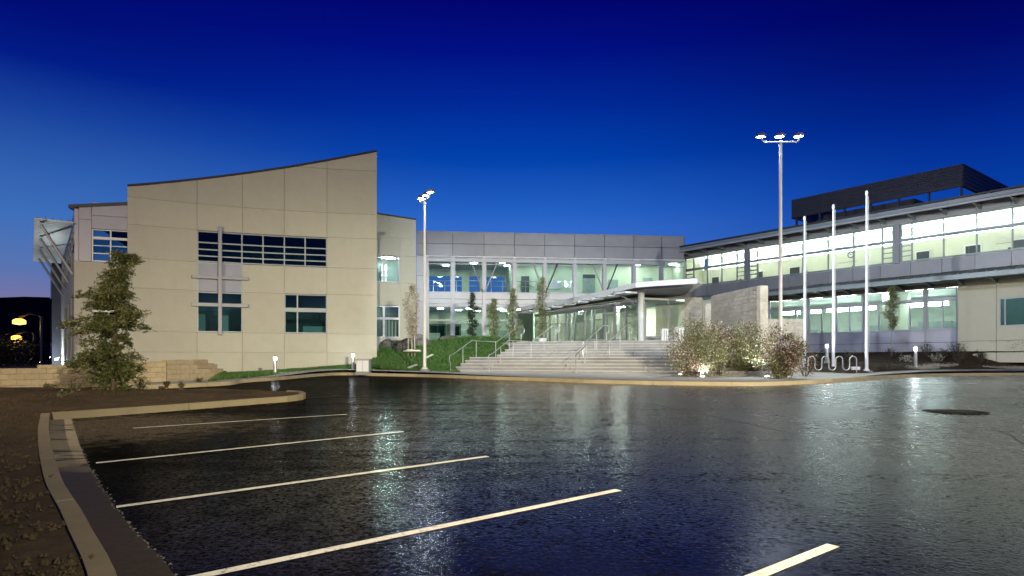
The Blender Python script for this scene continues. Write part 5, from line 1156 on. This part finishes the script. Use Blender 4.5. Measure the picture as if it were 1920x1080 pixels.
for px, py, Y, r, lb_ in ((36.5, 669.5, 90, .16, 'small white light beneath the orange street lamps'), (77, 679, 80, .15, 'lowest small white light in the dark valley'), (95, 670, 85, .17, 'small white light nearest the sunshade tower'), (105.5, 674, 46, .10, 'short white post light above the tan wall')): far_lamp(px, py, Y, lb_, 'e_dot', r, 700 if Y == 46 else 0)
# ================================================================== plants and stones
def leaf_mesh(name, C, size, aspect, parent, mat, dirs=None, droop=0, **props):
    """many four-cornered leaves; C (n,3) centres, size (n,), dirs (n,3) long axes"""
    n = len(C)
    if dirs is None: dirs = RNG.normal(size=(n, 3))
    dirs = dirs / np.linalg.norm(dirs, axis=1, keepdims=True)
    r = RNG.normal(size=(n, 3)); w = np.cross(dirs, r); w /= np.linalg.norm(w, axis=1, keepdims=True); nr = np.cross(dirs, w)
    L = size[:, None] / 2; Wd = L * aspect
    V = np.stack([C - dirs * L, C + w * Wd + nr * Wd * .25, C + dirs * L, C - w * Wd + nr * Wd * .25], 1).reshape(-1, 3)
    off = np.array(ORG[parent.name]); V = V - off
    me = bpy.data.meshes.new(name); me.vertices.add(len(V)); me.vertices.foreach_set('co', V.ravel())
    me.loops.add(n * 4); me.loops.foreach_set('vertex_index', np.arange(n * 4, dtype=np.int32)); me.polygons.add(n)
    me.polygons.foreach_set('loop_start', np.arange(0, n * 4, 4, dtype=np.int32)); me.polygons.foreach_set('loop_total', np.full(n, 4, dtype=np.int32)); me.update(); me.validate()
    me.materials.append(M[mat]); return link(name, me, parent, Vector(off), **props)
def unit(v): return v / np.linalg.norm(v)

# big conifer on the soil
base = Vector(((212 - 960) / FPX * 19.3, 19.3, lotz(19.3) + .1))
T = thing('conifer_tree', 'young dark conifer with drooping sprays and a crooked top in the soil', 'tree', base)
k_ = 19.3 / FPX
def cp(px, py, dy=0): return Vector(((px - 960) * k_, 19.3 + dy, EYE + (HOR - py) * k_))
tr = [base, cp(214, 690), cp(216, 620), cp(219, 560), cp(226, 520), cp(230, 490), cp(229, 468)]
MB().tube(tr, [.085, .075, .06, .045, .032, .02, .006], 8).build('trunk', M['bark'], T, smooth=True)
def trunk_at(py):
    ys = [738, 690, 620, 560, 520, 490, 468]; xs_ = [212, 214, 216, 219, 226, 230, 229]
    return float(np.interp(-py, [-y for y in ys], xs_))
# reach of the crown left / right of the trunk at picture heights (its measured outline)
prof = [(468, 5, 6), (478, 14, 22), (492, 18, 28), (505, 24, 18), (516, 28, 14), (528, 62, 10), (545, 80, 18), (560, 60, 26), (575, 75, 46), (590, 72, 58), (605, 76, 58), (622, 86, 55), (640, 90, 42), (655, 78, 56), (668, 76, 56), (682, 62, 44), (700, 46, 46), (715, 34, 38), (730, 24, 26), (738, 14, 16)]
C, D, S = [], [], []; bm_ = MB()
for q in range(140):
    py = random.uniform(474, 736); l_ = np.interp(py, [p[0] for p in prof], [p[1] for p in prof]); r_ = np.interp(py, [p[0] for p in prof], [p[2] for p in prof])
    a = random.random() * 2 * math.pi; ca = math.cos(a); reach = (r_ * max(0, ca) + l_ * max(0, -ca)) / max(.001, abs(ca)) if abs(ca) > .45 else (l_ + r_) / 2
    reach = min(reach, max(l_, r_)) * random.choice([.5, .7, .9, 1.0, 1.12]) * random.uniform(.85, 1.05) * k_
    st = cp(trunk_at(min(736, py + 8)), py + 4); rise = random.uniform(-.12, .30)
    tip = st + Vector((math.cos(a) * reach, math.sin(a) * reach * .9, reach * rise - .10 * reach)); mid = (st + tip) / 2 + Vector((0, 0, reach * .13))
    bm_.tube([st, mid, tip], [.012, .008, .003], 4)
    nsp = int(12 + reach * 46)
    for j in range(nsp):
        t = random.random() ** .7; p = st.lerp(mid, t * 2) if t < .5 else mid.lerp(tip, t * 2 - 1)
        fw = unit(np.array(tip - st) + RNG.normal(size=3) * .45 * reach + np.array([0, 0, -.12 * reach - .03])); sl = random.uniform(.09, .22)
        e = np.array(p) + RNG.normal(size=3) * .055
        for m in range(10):
            c = e + fw * sl * (m / 10) + RNG.normal(size=3) * .015; C.append(c); D.append(fw * .75 + RNG.normal(size=3) * .42); S.append(random.uniform(.06, .115))
bm_.build('branches', M['bark'], T, fix=False)
leaf_mesh('crown', np.array(C), np.array(S), .24, T, 'redwood', np.array(D))

def shrub(base, h, w, n, mat, label, cat='shrub', stems=7, lean=(0, 0), leaf=.10, aspect=.5, group=None, name='leafy_shrub', bark='bark', spread=.9, mats=None):
    T = thing(name, label, cat, base, group); b = np.array(base); sm_ = MB(); cl = []
    for k in range(stems):
        a = 2 * math.pi * k / stems + random.uniform(-.4, .4); sp = random.uniform(.15, 1) * spread
        top = b + np.array([math.cos(a) * w / 2 * sp + lean[0] * h, math.sin(a) * w / 2 * sp + lean[1] * h, h * random.uniform(.62, .98) * (1 - .2 * sp)])
        mid = b + (top - b) * .5 + np.array([math.cos(a) * w * .05, math.sin(a) * w * .05, -.02 * h])
        sm_.tube([Vector(b + np.array([math.cos(a) * .05, math.sin(a) * .05, -.05])), Vector(mid), Vector(top)], [.022, .015, .006], 5)
        for j in range(9):
            t = random.uniform(.18, 1.05); p = b + (mid - b) * t * 2 if t < .5 else mid + (top - mid) * (t * 2 - 1)
            tw = p + RNG.normal(size=3) * np.array([w * .13, w * .13, h * .07]); sm_.tube([Vector(p), Vector(tw)], [.008, .003], 4); cl.append((tw, random.uniform(.10, .19) * (w + h) / 3.6))
    sm_.build('stems', M[bark], T, fix=False)
    C = []; per = n // len(cl)
    for c, r in cl: C.append(c + RNG.normal(size=(per, 3)) * r * np.array([1, 1, .9]))
    C = np.concatenate(C); C = C[C[:, 2] > base[2] + .03]
    if mats:
        f = RNG.random(len(C)) + .55 * np.sin(C[:, 0] * 2.3 + C[:, 2] * 1.7 + base[0]); m_ = f < mats[1]
        leaf_mesh('crown', C[~m_], RNG.uniform(.6, 1.25, (~m_).sum()) * leaf, aspect, T, mat); leaf_mesh('crown', C[m_], RNG.uniform(.6, 1.25, m_.sum()) * leaf, aspect, T, mats[0])
    else: leaf_mesh('crown', C, RNG.uniform(.6, 1.25, len(C)) * leaf, aspect, T, mat)
    return T
def on_plaza(px, Y): x = (px - 960) / FPX * Y; return (x, Y, plaz(x, Y))
shrub(on_plaza(1312, 29.0), 2.65, 2.95, 13000, 'myrtle', 'largest bushy shrub of olive and dark red leaves at the stairs', stems=11, mats=('plum', .12))
shrub(on_plaza(1403, 29.6), 2.65, 2.2, 11000, 'myrtle', 'middle green leaved shrub in front of the tall stone wall', stems=9, mats=('plum', -.15))
shrub(on_plaza(1460, 27.0), 2.25, 1.35, 7000, 'myrtle', 'plum coloured shrub leaning right around the tall lamp post', stems=8, lean=(.20, 0), mats=('plum', .42))
shrub(on_plaza(1350, 29.6), 2.8, 1.6, 2200, 'plum', 'sparse reddish shrub poking up between the two bigger shrubs', stems=6, leaf=.08)
shrub(on_plaza(1509, 29.0), 1.3, 1.35, 900, 'plum', 'thin purple twigs in front of the left end of the rack', stems=6, leaf=.07)
shrub(bed_at(1530, .2), .85, 1.6, 700, 'low', 'low grey green plants behind the bicycle rack', stems=8, leaf=.1)
shrub(bed_at(1585, .25), .7, 1.4, 600, 'low', 'dark low plants right of the middle flagpole', stems=8, leaf=.1)

def slim_tree(base, h, w, n, mat, label, z0=.12, stakes=False, bark='bark_l', leaf=.10, trunk=.035, wob=.06):
    T = thing('columnar_tree', label, 'tree', base, 'young columnar trees'); b = np.array(base)
    pts = [Vector(b + np.array([math.sin(i * 1.7) * wob * .3, math.cos(i * 2.1) * wob * .3, h * i / 6])) for i in range(7)]
    MB().tube(pts, [trunk * (1 - .13 * i) for i in range(7)], 7).build('trunk', M[bark], T, smooth=True)
    tw = MB(); C = []
    for k in range(54):
        t = z0 + (1 - z0) * (k + random.random()) / 54; u = (t - z0) / (1 - z0); r = w / 2 * (math.sin(math.pi * min(1, u * .93 + .10)) ** .75) * random.uniform(.55, 1.1); a = random.random() * 6.283
        p0 = b + np.array([0, 0, h * t - .12 * h * .2]); p1 = b + np.array([math.cos(a) * r, math.sin(a) * r, h * min(1.0, t + .05)]); tw.tube([Vector(p0), Vector(p1)], [.010, .003], 4)
        for j in range(5):
            q = p0 + (p1 - p0) * random.uniform(.35, 1.05); C.append(q + RNG.normal(size=(max(1, n // 160), 3)) * np.array([w * .085, w * .085, h * .022]))
    tw.build('limbs', M[bark], T, fix=False); C = np.concatenate(C); leaf_mesh('crown', C, RNG.uniform(.6, 1.3, len(C)) * leaf, .5, T, mat)
    if stakes:
        for sx in (-.22, .2): MB().tube([(base[0] + sx, base[1] - .05, base[2] - .1), (base[0] + sx * .9, base[1] - .05, base[2] + h * .34)], .028, 6).build('stake', M['bark_l'], T)
    return T
def on_bank(px, Y): x = (px - 960) / FPX * Y; return (x, Y, bank_z(x, Y))
bt = on_bank(772, 38.6); slim_tree(bt, EYE + (HOR - 536) * 38.6 / FPX - bt[2], 1.25, 1900, 'pink', 'birch like tree with pale autumn leaves on two stakes', z0=.28, stakes=True, leaf=.085)
for px, Y, top, w, mat, lb_ in ((886, 45.2, 551, .85, 'column_d', 'dark green columnar tree, first along the glazed link'), (926, 45.6, 562, 1.1, 'column_l', 'short bright green columnar tree in front of the link'),
                              (962, 44.0, 543, 1.0, 'column_l', 'pale columnar tree at the top left of the stairs'), (1017, 42.6, 524, 1.15, 'column_l', 'tall columnar tree in front of the entrance canopy')):
    x = (px - 960) / FPX * Y; z = bank_z(x, Y) if px < 1000 else 2.79
    slim_tree((x, Y, z), EYE + (HOR - top) * Y / FPX - z, w, 2100, mat, lb_, z0=.03 if px != 1017 else .06, leaf=.10, bark='bark')
pt = bed_at(1673, .62); slim_tree(pt, EYE + (HOR - 540) * pt.y / FPX - pt.z, 1.0, 1800, 'column_l', 'slim tree in the bed before the ground floor windows', z0=.40, leaf=.10)
for px, Y in ((1017, 42.6),):
    x = (px - 960) / FPX * Y; PT = thing('tree_planter', 'white planter pot holding the columnar tree at the entrance', 'planter', (x, Y, 2.79))
    MB().lathe((x, Y, 2.79), [(0, 0), (.24, 0), (.30, .34), (.26, .34), (.25, .28), (0, .28)], 18).build('pot', M['white'], PT, smooth=True)

def rock(c, r, label, sd, mat='rubble'):
    bm = bmesh.new(); bmesh.ops.create_icosphere(bm, subdivisions=4, radius=1)
    for v in bm.verts:
        n_ = v.co.normalized(); d = 1 + .30 * mnoise.noise(n_ * 1.3 + Vector((sd, 0, 0))) + .14 * mnoise.noise(n_ * 3.5 + Vector((0, sd, 0))) + .05 * mnoise.noise(n_ * 9)
        d = min(d, 1.1); v.co = Vector((n_.x * r[0] * d, n_.y * r[1] * d, n_.z * r[2] * d))
    me = bpy.data.meshes.new('boulder'); bm.to_mesh(me); bm.free(); me.shade_smooth(); me.materials.append(M[mat])
    return link('boulder', me, None, loc=c, label=label, category='boulder', group='boulders on the grass bank')
def rk(px, py, Y, r, lb_, sd, mat='rubble'): q = at(px, py, Y); rock(q, r, lb_, sd, mat)
rk(727, 651, 41.5, (.62, .5, .52), 'dark boulder nearest the cream wall window', 1.0); rk(750, 652, 40.6, (.55, .45, .42), 'rounded mid grey boulder in the middle of the rock group', 2.3); rk(765, 642, 41.8, (.45, .4, .28), 'flat small boulder left of the staked tree', 4.1)
rk(787, 645, 42.0, (.75, .55, .62), 'large dark boulder behind the staked tree and lamp post', 5.7); rk(843, 639, 44.5, (.95, .6, .36), 'low broad boulder on the crest of the grass bank', 7.2)
for px, Y, r, lb_ in ((773, 38.4, .30, 'white mulch ring stone at the foot of the staked tree'),): rk(px, 658, Y, (.55, .3, .10), 'flat white stone at the foot of the staked tree', 9.0, 'stonel')
def slab(p0, p1, w, lb_):
    a_, c_ = Vector(p0), Vector(p1); d = (c_ - a_); s_ = Vector((d.y, -d.x, 0)).normalized() * w; up = Vector((0, 0, .09)); mb = MB()
    mb.hexa([a_ - s_, c_ - s_, c_ + s_, a_ + s_, a_ - s_ + up, c_ - s_ + up, c_ + s_ + up, a_ + s_ + up]); mb.build('edging_stone', M['stonel'], bevel=.02, label=lb_, category='stone')
def onb(px, Y): x = (px - 960) / FPX * Y; return (x, Y, bank_z(x, Y) + .05)
slab(onb(799, 37.6), onb(811, 38.6), .09, 'short pale kerb stone lying right of the lamp post'); slab(onb(766, 34.6), onb(781, 35.6), .08, 'long pale kerb stone lying low on the grass bank')

# bed plants
for i, (px, t, h, w, mat, lb_) in enumerate(((1668, .55, .75, .9, 'low', 'dark spiky shrub left of the slim bed tree'), (1735, .75, .95, 1.0, 'low', 'dark shrub against the lilac wall right of the bollard'), (1792, .8, 1.05, 1.2, 'low', 'dark bush at the cream wall corner'),
        (1800, .35, .95, 1.0, 'low', 'twiggy dark bush in the middle of the bed'), (1770, .6, .6, .7, 'column_d', 'small green bush between two dark shrubs'), (1838, .5, .6, .6, 'column_d', 'round green bush under the cream wall'), (1900, .85, 1.1, 1.5, 'low', 'arching dark shrub below the cream wall window'),
        (1906, .45, .5, .7, 'column_d', 'small green bush at the right edge of the bed'), (1850, .18, .45, .5, 'low', 'tiny bush near the kerb at the right'), (1700, .35, .42, .7, 'sage', 'silvery rosette left of the bed bollard'), (1757, .35, .5, .8, 'sage', 'silvery rosette right of the bed bollard'),
        (1690, .04, .42, 1.3, 'column_d', 'low green groundcover clump at the kerb'), (1660, .04, .36, 2.0, 'low', 'brown groundcover clump beside the rack'))):
    p = bed_at(px, t); shrub(p, h, w, 420 if mat != 'sage' else 160, mat, lb_, stems=8, leaf=.10 if mat != 'sage' else .2, aspect=.25, name='bed_shrub', group='low bed plants')
for px, Y, h, w, lb_ in ((140, 18.6, .42, .5, 'low weedy bush left of the conifer'), (265, 20.0, .3, .5, 'small weed right of the conifer foot'), (312, 21.4, .22, .25, 'little weed in front of the garden wall joint'), (340, 20.2, .25, .25, 'single upright weed on the soil strip'), (90, 19.4, .25, .45, 'pale low weed at the garden wall foot'), (118, 16.5, .2, .3, 'small dark weed in the bare soil'), (373, 24.2, .2, .4, 'flat weed at the stepped wall foot')):
    x = (px - 960) / FPX * Y; shrub((x, Y, lotz(Y) + .13), h, w, 260, 'redwood', lb_, stems=6, leaf=.07, aspect=.3, name='weed', cat='weed', group='weeds on the soil')
for px, Y, h, w, lb_ in ((8, 62, 3.2, 6, 'dark rounded tree at the left edge beyond the wall'), (70, 75, 3.0, 9, 'low dark hedge in the valley under the street lamps')):
    x = (px - 960) / FPX * Y; shrub((x, Y, lotz(Y) - .1), h, w, 2600, 'far_tree', lb_, cat='bush', stems=9, leaf=.3, name='dark_bush')
